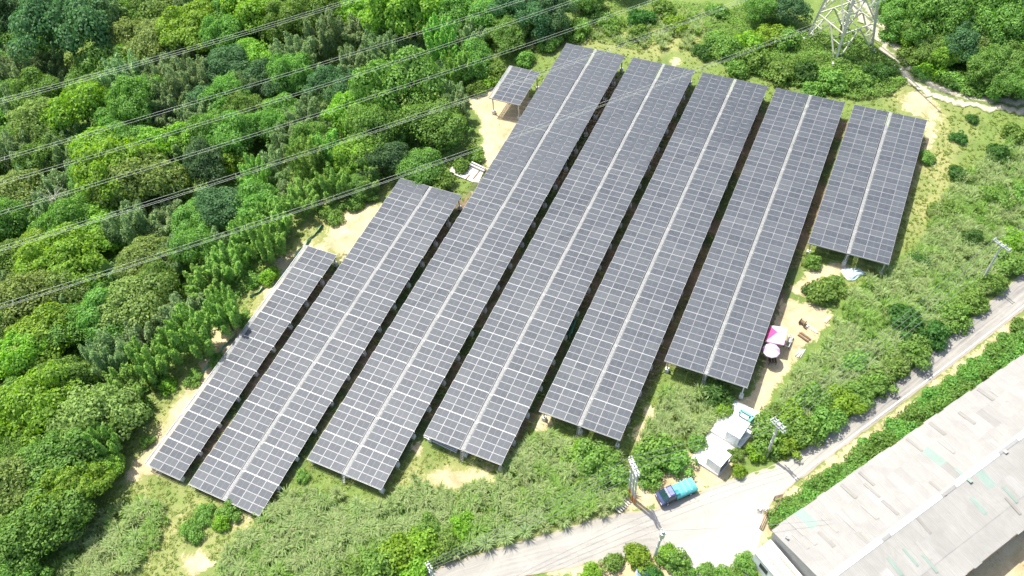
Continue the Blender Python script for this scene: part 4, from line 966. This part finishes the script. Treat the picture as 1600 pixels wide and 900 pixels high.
# ------------------------------------------------------------------ small blue truck
def truck():
    P = g1(1057, 768, .9); a = ground([(1036, 777)], .9)[0]; b_ = ground([(1080, 757)], .9)[0]; d = (a - b_)[:2]
    root = tag(empty('pickup_truck', P + np.array([0, 0, .045]), math.atan2(d[1], d[0])), 'small dark blue truck with turquoise covered bed, parked at the roadside', 'truck')
    blue = simple('navy_paint', (.022, .035, .12), .3, 0, .1, 2); blue.node_tree.nodes['Principled BSDF'].inputs['Coat Weight'].default_value = .6
    tq = simple('turquoise_tarp', (.12, .50, .50), .7, 0, .12, 1.6, (.30, .62, .60)); glass = simple('dark_glass', (.015, .05, .045), .12, 0, .1, 2)
    # cab profile (x forward, z up), curved by tapering inwards to the roof
    prof = [(.45, .45), (2.35, .45), (2.42, .62), (2.38, .92), (2.05, 1.08), (1.42, 1.72), (1.2, 1.80), (.55, 1.80), (.45, 1.72)]
    o = MB().prism(prof, -.82, .82, lambda x, z: max(0, (z - 1.0)) * .17).build('cab', blue, root); bevel(o, .05, 3)
    def quad(name, pts, mat, th=.012):
        b = MB(); n = np.cross(np.array(pts[1]) - np.array(pts[0]), np.array(pts[2]) - np.array(pts[0])); n /= np.linalg.norm(n)
        V = [np.array(p) + n * th for p in pts] + [np.array(p) - n * th for p in pts]
        b.add(V, [(0, 1, 2, 3), (7, 6, 5, 4)] + [(i, i + 4, (i + 1) % 4 + 4, (i + 1) % 4) for i in range(4)]); return b.build(name, mat, root)
    quad('windscreen', [(2.03, -.70, 1.13), (2.03, .70, 1.13), (1.45, .62, 1.71), (1.45, -.62, 1.71)], glass)
    for s in (-1, 1):
        quad('side_window', [(1.75, s * .815, 1.12), (.62, s * .815, 1.12), (.66, s * .712, 1.68), (1.36, s * .712, 1.68)], glass)
        MB().box((1.75, s * .95, 1.18), (.10, .16, .2)).build('mirror', M['blackp'], root)
        o = MB().box((2.36, s * .6, .78), (.10, .34, .18)).build('headlight', M['porc'], root)
        MB().box((1.1, s * .80, .60), (1.0, .05, .05)).build('trim', M['blackp'], root)
        for xw in (1.55, -1.55):
            wv = MB(); wv.tube([(xw, s * .62, .30), (xw, s * .84, .30)], .30, 18); w_ = wv.build('wheel', M['rubber'], root)
            MB().tube([(xw, s * .80, .30), (xw, s * .855, .30)], .17, 12).build('rim', M['galv'], w_)
    o = MB().box((2.40, 0, .46), (.14, 1.6, .2)).build('bumper', M['blackp'], root); bevel(o, .04)
    quad('roof_sky_sheen', [(1.15, -.52, 1.812), (1.15, .52, 1.812), (.6, .52, 1.812), (.6, -.52, 1.812)], simple('roof_sky_tint', (.20, .22, .40), .25, 0, .05, 2))  # lavender quad on the cab roof, reflected sky put into its colour
    MB().box((-.4, 0, .46), (4.2, .8, .16)).build('chassis', M['blackp'], root)
    o = MB().box((-1.02, 0, .78), (2.75, 1.66, .5)).build('bed', simple('teal_bed', (.07, .33, .36), .5, 0, .1, 2), root)
    # sagging cover with ridges over the hoops
    nx, ny = 23, 9; V = []; F = []
    for i in range(nx):
        for j in range(ny):
            x = -2.42 + 2.82 * i / (nx - 1); y = -.86 + 1.72 * j / (ny - 1)
            z = 1.52 + .05 * math.cos(i / (nx - 1) * 4 * 2 * math.pi) + .03 * math.sin(3 * x + 5 * y) - .10 * abs(y / .86) ** 4
            if i in (0, nx - 1) or j in (0, ny - 1): z = 1.02
            V.append((x, y, z))
    for i in range(nx - 1):
        for j in range(ny - 1): a_ = i * ny + j; F.append((a_, a_ + ny, a_ + ny + 1, a_ + 1))
    cv = link('cover', mesh_np('cover', np.array(V), np.array(F), [tq], smooth=True), root)
    MB().box((.2, .35, 1.55), (.5, .6, .12)).build('bundle', simple('dark_teal_cloth', (.04, .26, .27), .8), root)
    for k in range(4): MB().bar((-2.2 + k * .68, -.84, 1.54), (-2.2 + k * .68, .84, 1.54), .05, .12).build('hoop', simple('pale_turquoise', (.28, .60, .60), .7), root) if k in (1, 2) else None
truck()

# ------------------------------------------------------------------ poles, pylon and cables
def wire_mb(a, b_, sag, r=.018, n=14, mat=None):
    a, b_ = np.array(a), np.array(b_); return [a + (b_ - a) * t - np.array([0, 0, sag * 4 * t * (1 - t)]) for t in np.linspace(0, 1, n)]
POLE_TOP = {}
def upole(key, base, top, arms, label, n_shaft=1, r=.16, armdir=None, group='utility poles'):
    G = g1(*base); r_ = rays([top])[0]
    # height from the photograph, the shaft may lean a little as it does there
    A = np.stack([[0, 0, 1.0], -r_], 1); t = np.linalg.lstsq(A, CAM - G, rcond=None)[0][0]
    T = CAM + r_ * ((G[2] + t - CAM[2]) / r_[2]); lean = T - G; 
    root = tag(empty('utility_pole', G), label, 'pole', group)
    ad = np.array(armdir if armdir is not None else (1, 0)); ad = np.array([*ad, 0]) / np.linalg.norm(ad); sd_ = np.array([-ad[1], ad[0], 0])
    for k in range(n_shaft):
        off = ad * .42 * (k - (n_shaft - 1) / 2) + sd_ * (.12 * (k % 2))
        tp = lean * (1.0 if k % 2 == 0 else .97)
        MB().tube([off - np.array([0, 0, .4]), off + tp * .5, off + tp], [r, r * .85, r * .68], 10).build('shaft', M['pole'], root)
        if n_shaft > 1: MB().tube([off + tp * .02, off + tp * .20], r * 1.08, 10).build('marker_band', M['orange'], root)
        for q in (.45, .7): MB().tube([off + tp * q, off + tp * (q + .012)], r * 1.12, 8).build('pole_band', M['galv'], root)
    pts = []
    for (f, hl, dbl) in arms:
        c = lean * f
        for dd in ((-.16, .16) if dbl else (.16,)):
            ar = MB().bar(c - ad * hl + sd_ * dd, c + ad * hl + sd_ * dd, .10, .12).build('crossarm', M['galv'], root)
            for j in range(4):
                p = c + ad * hl * (-.9 + .6 * j) + sd_ * dd
                MB().tube([p + np.array([0, 0, .06]), p + np.array([0, 0, .16]), p + np.array([0, 0, .30])], [.05, .09, .05], 8).build('insulator', M['porc'], ar)
        pts += [G + c + ad * hl * (-.9 + .6 * j) + np.array([0, 0, .3]) for j in range(4)]
    POLE_TOP[key] = pts; return root
lane = ground([(1215, 760)])[0] - ground([(1480, 560)])[0]; lane = lane[:2] / np.linalg.norm(lane[:2]); across = np.array([-lane[1], lane[0]])
upole('ne', (1532, 443), (1566, 382), [(.985, 1.25, True)], 'grey utility pole in the tall grass near the upper lane, white crossarm', armdir=across)
upole('mid', (1198, 712), (1217, 662), [(1.0, .9, True), (.93, 1.1, True)], 'utility pole with stacked crossarms between white cabinets and lane', armdir=across, r=.19)
upole('quad', (986, 780), (991, 728), [(1.0, 1.2, True), (.93, 1.2, True)], 'cluster of concrete poles with orange bases left of the truck', n_shaft=4, armdir=(.7, -.75), r=.14)
upole('south', (1022, 871), (1036, 831), [(.97, .35, False)], 'lone pole with transformer head in front of the bottom garden', armdir=across, r=.17)
upole('low', (682, 922), (670, 884), [(.97, .5, True)], 'pole with white top at the bottom edge beside the lane', n_shaft=2, armdir=across, r=.13)
upole('north', (1428, 46), (1443, -14), [(.97, 1.0, True)], 'weathered pole among trees beyond the dirt track', armdir=(1, .3), r=.2)
r0 = bpy.data.objects.get('utility_pole.003')
if r0:
    MB().tube([(.30, .1, 6.0), (.30, .1, 7.0)], .30, 12).build('transformer', M['galv'], r0)
def span(name, pairs, sag, label, r=.017, mat='cabled'):
    root = None; c = np.mean([p[0] for p in pairs], 0)
    root = tag(empty(name, c), label, 'cable', 'overhead lines along the lane')
    for a, b_ in pairs: MB().tube([p - c for p in wire_mb(a, b_, sag)], r, 4, False).build('wire', M[mat], root)
T_ = POLE_TOP
span('overhead_line', [(T_['ne'][j], T_['mid'][j]) for j in range(4)], 1.0, 'four thin wires strung from the upper lane pole down to the stacked-crossarm pole')
span('overhead_line', [(T_['mid'][4 + j], T_['quad'][j]) for j in range(3)], .5, 'three wires crossing from the stacked-crossarm pole to the pole cluster')
span('overhead_line', [(T_['quad'][j], T_['low'][j]) for j in range(4)], .9, 'four wires running above the lane from the pole cluster to the bottom-edge pole')
far = at_z(1760, 250, 4.0)
span('overhead_line', [(T_['ne'][j], far + np.array([0, 0, .3 * j])) for j in range(2)], .8, 'two wires leaving the upper lane pole towards the right edge')
span('overhead_line', [(T_['quad'][4], T_['south'][0]), (T_['south'][1], at_z(1300, 812, 0.2))], .3, 'single wires from the lone bottom pole to the pole cluster and the warehouse')

def pylon():
    ft = [g1(1258, 61), g1(1304, 101), g1(1364, 79)]
    c = (ft[0] + ft[2]) / 2; half = np.mean([np.linalg.norm((p - c)[:2]) for p in ft]); az = math.atan2(*(ft[1] - c)[1::-1])
    zb = min(p[2] for p in ft) - .1; H = 44.0
    root = tag(empty('pylon', (c[0], c[1], zb)), 'tall cream steel lattice pylon standing in scrub above the panels', 'pylon')
    def ring(z):
        r = half * (1 - .83 * min(1, z / 27)) if z < 27 else half * .17
        return [np.array([r * math.cos(az + k * math.pi / 2), r * math.sin(az + k * math.pi / 2), z]) for k in range(4)]
    Z = [0, 5.5, 10.5, 15, 19, 22.5, 25.2, 27.5, 30, 32.5, 35, 37.5, 40, 42, 44]
    def bar(name, a, b_, w_): MB().bar(a, b_, w_, w_).build(name, M['tower'], root)
    for k in range(4): bar('leg', ring(0)[k] - np.array([0, 0, .5]), ring(27)[k], .36); bar('leg', ring(27)[k], ring(44)[k], .18)
    for i in range(len(Z) - 1):
        a, b_ = ring(Z[i]), ring(Z[i + 1]); w_ = .18 if Z[i] < 20 else .09
        for k in range(4):
            k2 = (k + 1) % 4
            bar('horizontal', b_[k], b_[k2], w_)
            if i < 2:
                m = (b_[k] + b_[k2]) / 2; bar('brace', a[k], m, w_ + .02); bar('brace', a[k2], m, w_ + .02)
                for s, e in ((a[k], b_[k]), (a[k2], b_[k2])):
                    for t in (.33, .66):
                        p = s + (e - s) * t; q = s + (m - s) * t; bar('strut', p, q, .11); bar('strut', q, s + (e - s) * (t + .33), .08)
            else: bar('brace', a[k], b_[k2], w_); bar('brace', a[k2], b_[k], w_)
        if i in (0, 1): bar('diaphragm', (b_[0] + b_[1]) / 2, (b_[2] + b_[3]) / 2, .1); bar('diaphragm', (b_[1] + b_[2]) / 2, (b_[3] + b_[0]) / 2, .1)
    for k in range(4): MB().box(ring(0)[k] + np.array([0, 0, .1]), (.9, .9, .9)).build('footing', M['foot'], root)
    return c, zb, root
PC, PZ, PROOT = pylon()
def cables():
    # px points on the left, height above the plinth there, and the arm tip they hang from
    d0 = at_z(0, 300, 20)[:2] - PC[:2]; d0 /= np.linalg.norm(d0); ad = np.array([-d0[1], d0[0]])
    names = ['topmost', 'second', 'third', 'fourth', 'fifth', 'lowest']
    spec = [([(-260, 223), (0, 152), (270, 78), (540, 3)], 3, 30), ([(-260, 322), (0, 247), (530, 85), (820, 0)], 2, 27), ([(-260, 357), (0, 283), (530, 122), (900, 0)], 2, 24),
            ([(-260, 408), (0, 332), (250, 250), (530, 165), (1015, 5)], 2, 24), ([(-260, 462), (0, 388), (265, 302), (540, 212), (735, 150), (950, 76), (1160, 0)], 3, 21), ([(-260, 552), (0, 478), (270, 390), (540, 300), (720, 237), (1085, 105), (1265, 41)], 3, 18)]
    arms = {}
    for i, (pts, n, hz) in enumerate(spec):
        root = None; P = [at_z(x, y, PZ + hz - 3.5 * math.sin(math.pi * min(1, max(0, (x + 260) / 1600)))) for x, y in pts]
        # continue in a straight line to the pylon's arm
        P = np.array(P); d = P[-1] - P[-2]; d /= np.linalg.norm(d[:2]); s = (PC[:2] - P[-1][:2]) @ d[:2]
        if s > 2:
            tip = P[-1] + d * s; tip[2] = PZ + hz + 1.5; P = np.vstack([P, tip])
        arms[i] = P[-1]
        # smooth resample
        t = np.r_[0, np.cumsum(np.linalg.norm(np.diff(P, axis=0), axis=1))]; co = [np.polyfit(t, P[:, k], 2) for k in range(3)]
        tt = np.linspace(0, t[-1], 50); Q = np.stack([np.polyval(co[k], tt) for k in range(3)], 1)
        c = Q[0].copy(); root = tag(empty('power_cable_bundle', c), '%s of the six pale power cable bundles crossing above the forest' % names[i], 'power line', 'high voltage lines of the pylon')
        offs = [(0, .0), (.5, .0), (.25, -.45), (-.5, -.2)][:n]
        for (h, v) in offs:
            q = Q - c + np.array([ad[0] * h, ad[1] * h, v]); MB().tube(list(q), .0135, 5, False).build('conductor', M['cable'], root)
        for k in range(6, 48, 9):
            a = Q[k] - c; MB().bar(a, a + np.array([ad[0] * .55, ad[1] * .55, .1]), .04).build('spacer', M['cabled'], root)
    for i, p in arms.items():
        z = p[2] - PZ
        MB().bar((0, 0, z + 1.2), p - np.array([PC[0], PC[1], PZ]) + np.array([0, 0, 1.2]), .16).build('crossarm', M['tower'], PROOT)
        MB().bar((0, 0, z + 2.8), p - np.array([PC[0], PC[1], PZ]) + np.array([0, 0, 1.2]), .12).build('crossarm', M['tower'], PROOT)
        MB().tube([p - np.array([PC[0], PC[1], PZ]), p - np.array([PC[0], PC[1], PZ]) + np.array([0, 0, 1.2])], .12, 8).build('insulator', M['porc'], PROOT)
cables()

# ------------------------------------------------------------------ work yard under the right rows
def cloth(name, nx, ny, fn, mat): 
    V = np.array([fn(i / (nx - 1), j / (ny - 1)) for i in range(nx) for j in range(ny)]); F = [(i * ny + j, (i + 1) * ny + j, (i + 1) * ny + j + 1, i * ny + j + 1) for i in range(nx - 1) for j in range(ny - 1)]
    return mesh_np(name, V, np.array(F), [mat], smooth=True)
def parasols():
    pink = simple('pink_canvas', (.70, .42, .52), .8, 0, .12, 1.0, (.74, .58, .66)); pink_shade = simple('shaded_pink_canvas', (.55, .06, .22), .8, 0, .1, 2); pale = simple('lilac_canvas', (.66, .52, .70), .8, 0, .1, 1.5, (.74, .66, .74))
    gz_ = g1(1215, 530)[2]; C = [at_z(x, y, gz_ + 2.2) for x, y in ((1203, 508), (1231, 512), (1225, 539), (1196, 533))]
    c = np.mean(C, 0); root = tag(empty('square_parasol', (c[0], c[1], gz_)), 'square pink parasol at the panel edge above the round one', 'parasol')
    c0 = np.array([c[0], c[1], gz_]); K = [p - c0 for p in C]
    for k in range(4):
        a, b_ = K[k], K[(k + 1) % 4]; top = np.array([0, 0, 2.75])
        V = np.array([a, b_, (b_ + top) / 2 + np.array([0, 0, -.05]), (a + top) / 2 + np.array([0, 0, -.05]), top, a - np.array([0, 0, .2]), b_ - np.array([0, 0, .2])])
        b2 = MB(); b2.add(V, [(0, 1, 2, 3), (3, 2, 4), (5, 6, 1, 0)]); b2.build('canopy_panel', pink_shade if k == 3 else pink, root)  # left side darker magenta: shade of the solar row put into the colour
    MB().tube([(0, 0, 0), (0, 0, 2.8)], .03, 6).build('pole', M['galv'], root)
    for k in range(4): MB().tube([(0, 0, 2.7), K[k] - np.array([0, 0, .04])], .015, 4).build('rib', M['galv'], root)
    c = at_z(1205.5, 546.5, gz_ + 2.1); root = tag(empty('round_parasol', (c[0], c[1], gz_)), 'round pale lilac parasol below the square pink one', 'parasol')
    R = 1.12; n = 10
    for k in range(n):
        a0, a1 = 2 * math.pi * k / n, 2 * math.pi * (k + 1) / n
        p = lambda a, r, z: (r * math.cos(a), r * math.sin(a), z)
        b2 = MB(); b2.add([p(a0, R, 1.95), p(a1, R, 1.95), p(a1, R * .6, 2.28), p(a0, R * .6, 2.28), (0, 0, 2.48), p(a0, R, 1.83), p(a1, R, 1.83)], [(0, 1, 2, 3), (3, 2, 4), (5, 6, 1, 0)])
        b2.build('canopy_panel', pale if k % 5 else simple('violet_stripe', (.48, .30, .62), .8), root)
    MB().tube([(0, 0, 0), (0, 0, 2.6)], .025, 6).build('pole', M['galv'], root)
    P = g1(1206, 567); root = tag(empty('tool_cart', P, .4), 'dark tool cart standing in the round parasol shade', 'cart')
    MB().box((0, 0, .55), (1.0, .7, .08)).build('tray', M['brown'], root)
    for x, y in ((-.45, -.3), (.45, -.3), (-.45, .3), (.45, .3)): MB().box((x, y, .3), (.06, .06, .6)).build('leg', M['dark'], root)
    for k in range(5): MB().box((-.35 + .17 * k, 0, .68), (.10, .55, .16)).build('crate', M['wood'] if k % 2 else M['dark'], root)
    P = g1(1231.5, 536); root = tag(empty('steel_trolley', P, frame_at(P, at_z(1237, 523, P[2]) - P)), 'narrow grey steel trolley right of the square parasol', 'trolley')
    for s in (-1, 1): MB().bar((-1.0, s * .28, .5), (1.0, s * .28, .5), .09).build('rail', M['galv'], root)
    for k in range(4): MB().bar((-.95 + .63 * k, -.3, .52), (-.95 + .63 * k, .3, .52), .09).build('crossbar', M['galv'], root)
    for x in (-.8, .8):
        for s in (-1, 1): MB().tube([(x, s * .3, .2), (x, s * .38, .2)], .2, 10).build('wheel', M['rubber'], root)
    MB().box((0, 0, .62), (.7, .4, .25)).build('load', M['palew'], root)
parasols()
def planks(px, py, n, L, wd, ang, mat, label, name='timber_pile', stack=1):
    P = g1(px, py); root = tag(empty(name, P, ang), label, 'timber', None)
    for k in range(n):
        for s in range(stack):
            b = MB(); b.box((random.uniform(-.15, .15), (k - n / 2) * wd * 1.6 + random.uniform(-.03, .03), .06 + .1 * s), (L * random.uniform(.85, 1.1), wd, .07))
            b.build('plank', mat[k % len(mat)], root).rotation_euler = (0, 0, random.gauss(0, .05))
la = math.atan2(*(at_z(1280, 524, -4) - at_z(1262, 512, -4))[1::-1]); lb = math.atan2(*(at_z(1299, 492, -4) - at_z(1288, 506, -4))[1::-1])
planks(1270, 514, 3, 1.7, .12, la, [M['palew'], M['galv']], 'short pale timbers and pipes on the yellow yard, middle of the litter')
planks(1292, 499, 3, 1.5, .10, lb, [M['palew']], 'pale planks at the right end of the yellow yard')
planks(1257, 526, 4, 1.7, .13, la, [M['brown'], M['wood']], 'brown timber pile below the wooden crate on the yellow yard', stack=2)
planks(1249, 551, 5, 1.6, .10, lb, [M['galv'], M['palew'], M['porc']], 'grey pipe lengths near the grass at the lower yard edge')
def crate():
    P = g1(1253, 506); root = tag(empty('wooden_crate', P, la), 'wooden cable reel crate lying on the yellow yard', 'crate')
    for s in (-1, 1):
        MB().tube([(s * .32, 0, .42), (s * .38, 0, .42)], .42, 14).build('flange', M['wood'], root)
    MB().tube([(-.32, 0, .42), (.32, 0, .42)], .24, 12).build('drum', M['brown'], root)
    for k in range(3): MB().box((.75, -.3 + .3 * k, .12), (.25, .22, .24)).build('block', M['conc'] if k else M['brown'], root)
crate()
# white tarpaulin below the rightmost row
def tarp():
    rng = np.random.default_rng(8); O = [(1313,424),(1318,419),(1327,419),(1340,420),(1349,423),(1352,430),(1343,432),(1334,438),(1326,440),(1318,434)]
    P = ground(np.array(O, float)); c = P.mean(0); root = tag(empty('white_tarpaulin', c), 'crumpled white and pale blue tarpaulin below the rightmost row', 'tarpaulin')
    V = []; F = []; n = len(O); R_ = 7
    for r in range(R_):
        f = r / (R_ - 1)
        for p in P:
            q = (p - c) * f; z = .55 * (1 - f ** 2) + .16 * rng.normal() * (f < 1) * (f > 0) + .06; V.append((q[0] + rng.normal() * .08, q[1] + rng.normal() * .08, z))
    for r in range(R_ - 1):
        for k in range(n): F.append((r * n + k, (r + 1) * n + k, (r + 1) * n + (k + 1) % n, r * n + (k + 1) % n))
    link('sheet', mesh_np('sheet', np.array(V), np.array(F), [simple('white_blue_plastic', (.55, .66, .70), .4, 0, .25, 1.0, (.72, .75, .75))]), root)
tarp()
# green silt net along the forest edge
def net(pts, label):
    P = ground(np.array(pts, float)); c = P[0].copy(); root = tag(empty('silt_net', c), label, 'net fence', 'green nets along the left row')
    mm = simple('green_net', (.20, .44, .32), .8, 0, .25, 2.0, (.34, .52, .40))
    t = np.r_[0, np.cumsum(np.linalg.norm(np.diff(P, axis=0), axis=1))]; n = max(8, int(t[-1] / .5)); tt = np.linspace(0, t[-1], n)
    Q = np.stack([np.interp(tt, t, P[:, k]) for k in range(3)], 1) - c; Q[:, :2] += RNG.normal(0, .06, (n, 2)); V = []; F = []
    for i, q in enumerate(Q):
        h = .5 + .12 * math.sin(i * 1.3) + .08 * RNG.normal(); off = np.array([.10 * math.sin(i * .9), .10 * math.cos(i * .7), 0])
        V += [q + np.array([0, 0, -.05]), q + off + np.array([0, 0, h * .6]), q + off * 2.4 + np.array([.12, -.06, h])]
    for i in range(n - 1):
        for k in range(2): F.append((i * 3 + k, (i + 1) * 3 + k, (i + 1) * 3 + k + 1, i * 3 + k + 1))
    link('netting', mesh_np('netting', np.array(V), np.array(F), [mm]), root)
    for i in range(0, n, 5): MB().bar(Q[i] - np.array([0, 0, .2]), Q[i] + np.array([0, 0, .8]), .05).build('stake', M['wood'], root)
net([(503,352),(488,372),(474,386),(462,402),(448,420),(436,434),(422,446)], 'longer green silt net beside the leftmost row top')
net([(412,450),(402,458),(390,466)], 'short bright green net end lying on the soil strip')
net([(370,520),(350,545),(325,575),(300,600)], 'faded green net in the weeds beside the leftmost row middle')
net([(213,620),(205,633),(198,645)], 'pale green net scrap at the lower forest edge')
# dark green sheet and grey goods between the rows, pipes under a row
def between():
    P = g1(894, 518); root = tag(empty('green_sheet', P, frame_at(P, at_z(903, 490, P[2]) - P)), 'green sheet standing in the gap between two long rows', 'sheet')
    b = MB(); b.box((0, 0, 1.1), (2.6, .06, .9), np.array([[1, 0, 0], [0, .8, .6], [0, -.6, .8]])); b.build('sheet', simple('green_panel', (.06, .20, .15), .6), root)
    for x in (-1.2, 1.2): MB().bar((x, 0, 0), (x, 0, 1.0), .06).build('leg', M['galv'], root)
    P = g1(690, 694); q = at_z(715, 706, P[2]); root = tag(empty('pipe_bundle', P, frame_at(P, q - P)), 'grey pipes stored beneath the fourth row lower end', 'pipes')
    for k in range(4): MB().tube([(-2.4, -.3 + .2 * k, .35 + .06 * (k % 2)), (2.4, -.3 + .2 * k, .35 + .06 * (k % 2))], .08, 8).build('pipe', M['galv'], root)
    for x in (-1.6, 1.6): MB().box((x, 0, .14), (.15, 1.0, .28)).build('bearer', M['wood'], root)
between()
# barrier rails at the lane corner
def barrier(pts, label, h=.9):
    P = ground(np.array(pts, float)); c = P[0].copy(); root = tag(empty('barrier_rail', c), label, 'railing', 'brown rails at the lane corner')
    Q = P - c
    for i in range(len(Q) - 1): MB().bar(Q[i] + np.array([0, 0, h]), Q[i + 1] + np.array([0, 0, h]), .12).build('rail', M['brown'], root); MB().bar(Q[i] + np.array([0, 0, h * .5]), Q[i + 1] + np.array([0, 0, h * .5]), .08).build('rail', M['brown'], root)
    for q in Q: MB().bar(q - np.array([0, 0, .2]), q + np.array([0, 0, h + .05]), .12).build('post', M['brown'], root)
barrier([(1209,781),(1221,778),(1211,799)], 'brown pipe rail bending round the lane corner by the hedge')
barrier([(1197,803),(1187,826)], 'straight brown rail with white blossoms near it, left of the hedge')
for i, (x, y, lb_) in enumerate([(1184, 793, 'white flower tuft left of the brown rail'), (1194.5, 795, 'white flower tuft on top of the brown rail')]):
    P = g1(x, y + 3); root = tag(empty('flower_tuft', P), lb_, 'flowers'); b = MB(); b.tube([(0, 0, 0), (0, 0, .9)], .03, 5); b.build('stem', M['brown'], root)
    V, F = leaf_quads(RNG.normal(0, .18, (60, 3)) + np.array([0, 0, 1.0]), RNG.normal(0, .5, (60, 3)) + np.array([0, 0, 1]), .16); link('petals', mesh_np('petals', V, F, [M['white']]), root)
# slatted drain cover beside the pole cluster
def drain():
    P = g1(971, 787); q = at_z(961, 780, P[2]); root = tag(empty('drain_cover', P + np.array([0, 0, .06]), frame_at(P, at_z(975, 783, P[2]) - at_z(966, 775, P[2]))), 'pale slatted drain cover on the verge left of the pole cluster', 'drain')
    for k in range(7): MB().box((0, -1.0 + .33 * k, .08), (1.5, .17, .07)).build('slat', M['conc'], root)
    for x in (-.6, 0, .6): MB().box((x, 0, .03), (.1, 2.4, .06)).build('bearer', M['brown'], root)
drain()
def bottom_items():
    P = g1(1008, 897); root = tag(empty('boat_cover', P, .35), 'crumpled blue and white sheet under the bottom garden shrubs', 'sheet')
    rng = np.random.default_rng(4)
    me = cloth('sheet', 9, 7, lambda u, v: ((u - .5) * 2.2 + rng.normal() * .05, (v - .5) * 1.1 + rng.normal() * .05, .35 * math.sin(math.pi * u) * math.sin(math.pi * v) + .12 + abs(rng.normal()) * .12), simple('blue_white_sheet', (.18, .26, .42), .5, 0, .3, 2, (.62, .66, .70)))
    link('sheet', me, root)
    P = g1(1066, 876); root = tag(empty('stone_tank', P), 'dull green round tank lid between the bottom garden shrubs', 'tank')
    b = MB(); b.tube([(0, 0, -.2), (0, 0, .55), (0, 0, .8)], [.85, .85, .55], 18); b.build('tank', simple('mossy_tank', (.20, .22, .11), .8, 0, .2, 3), root)
bottom_items()
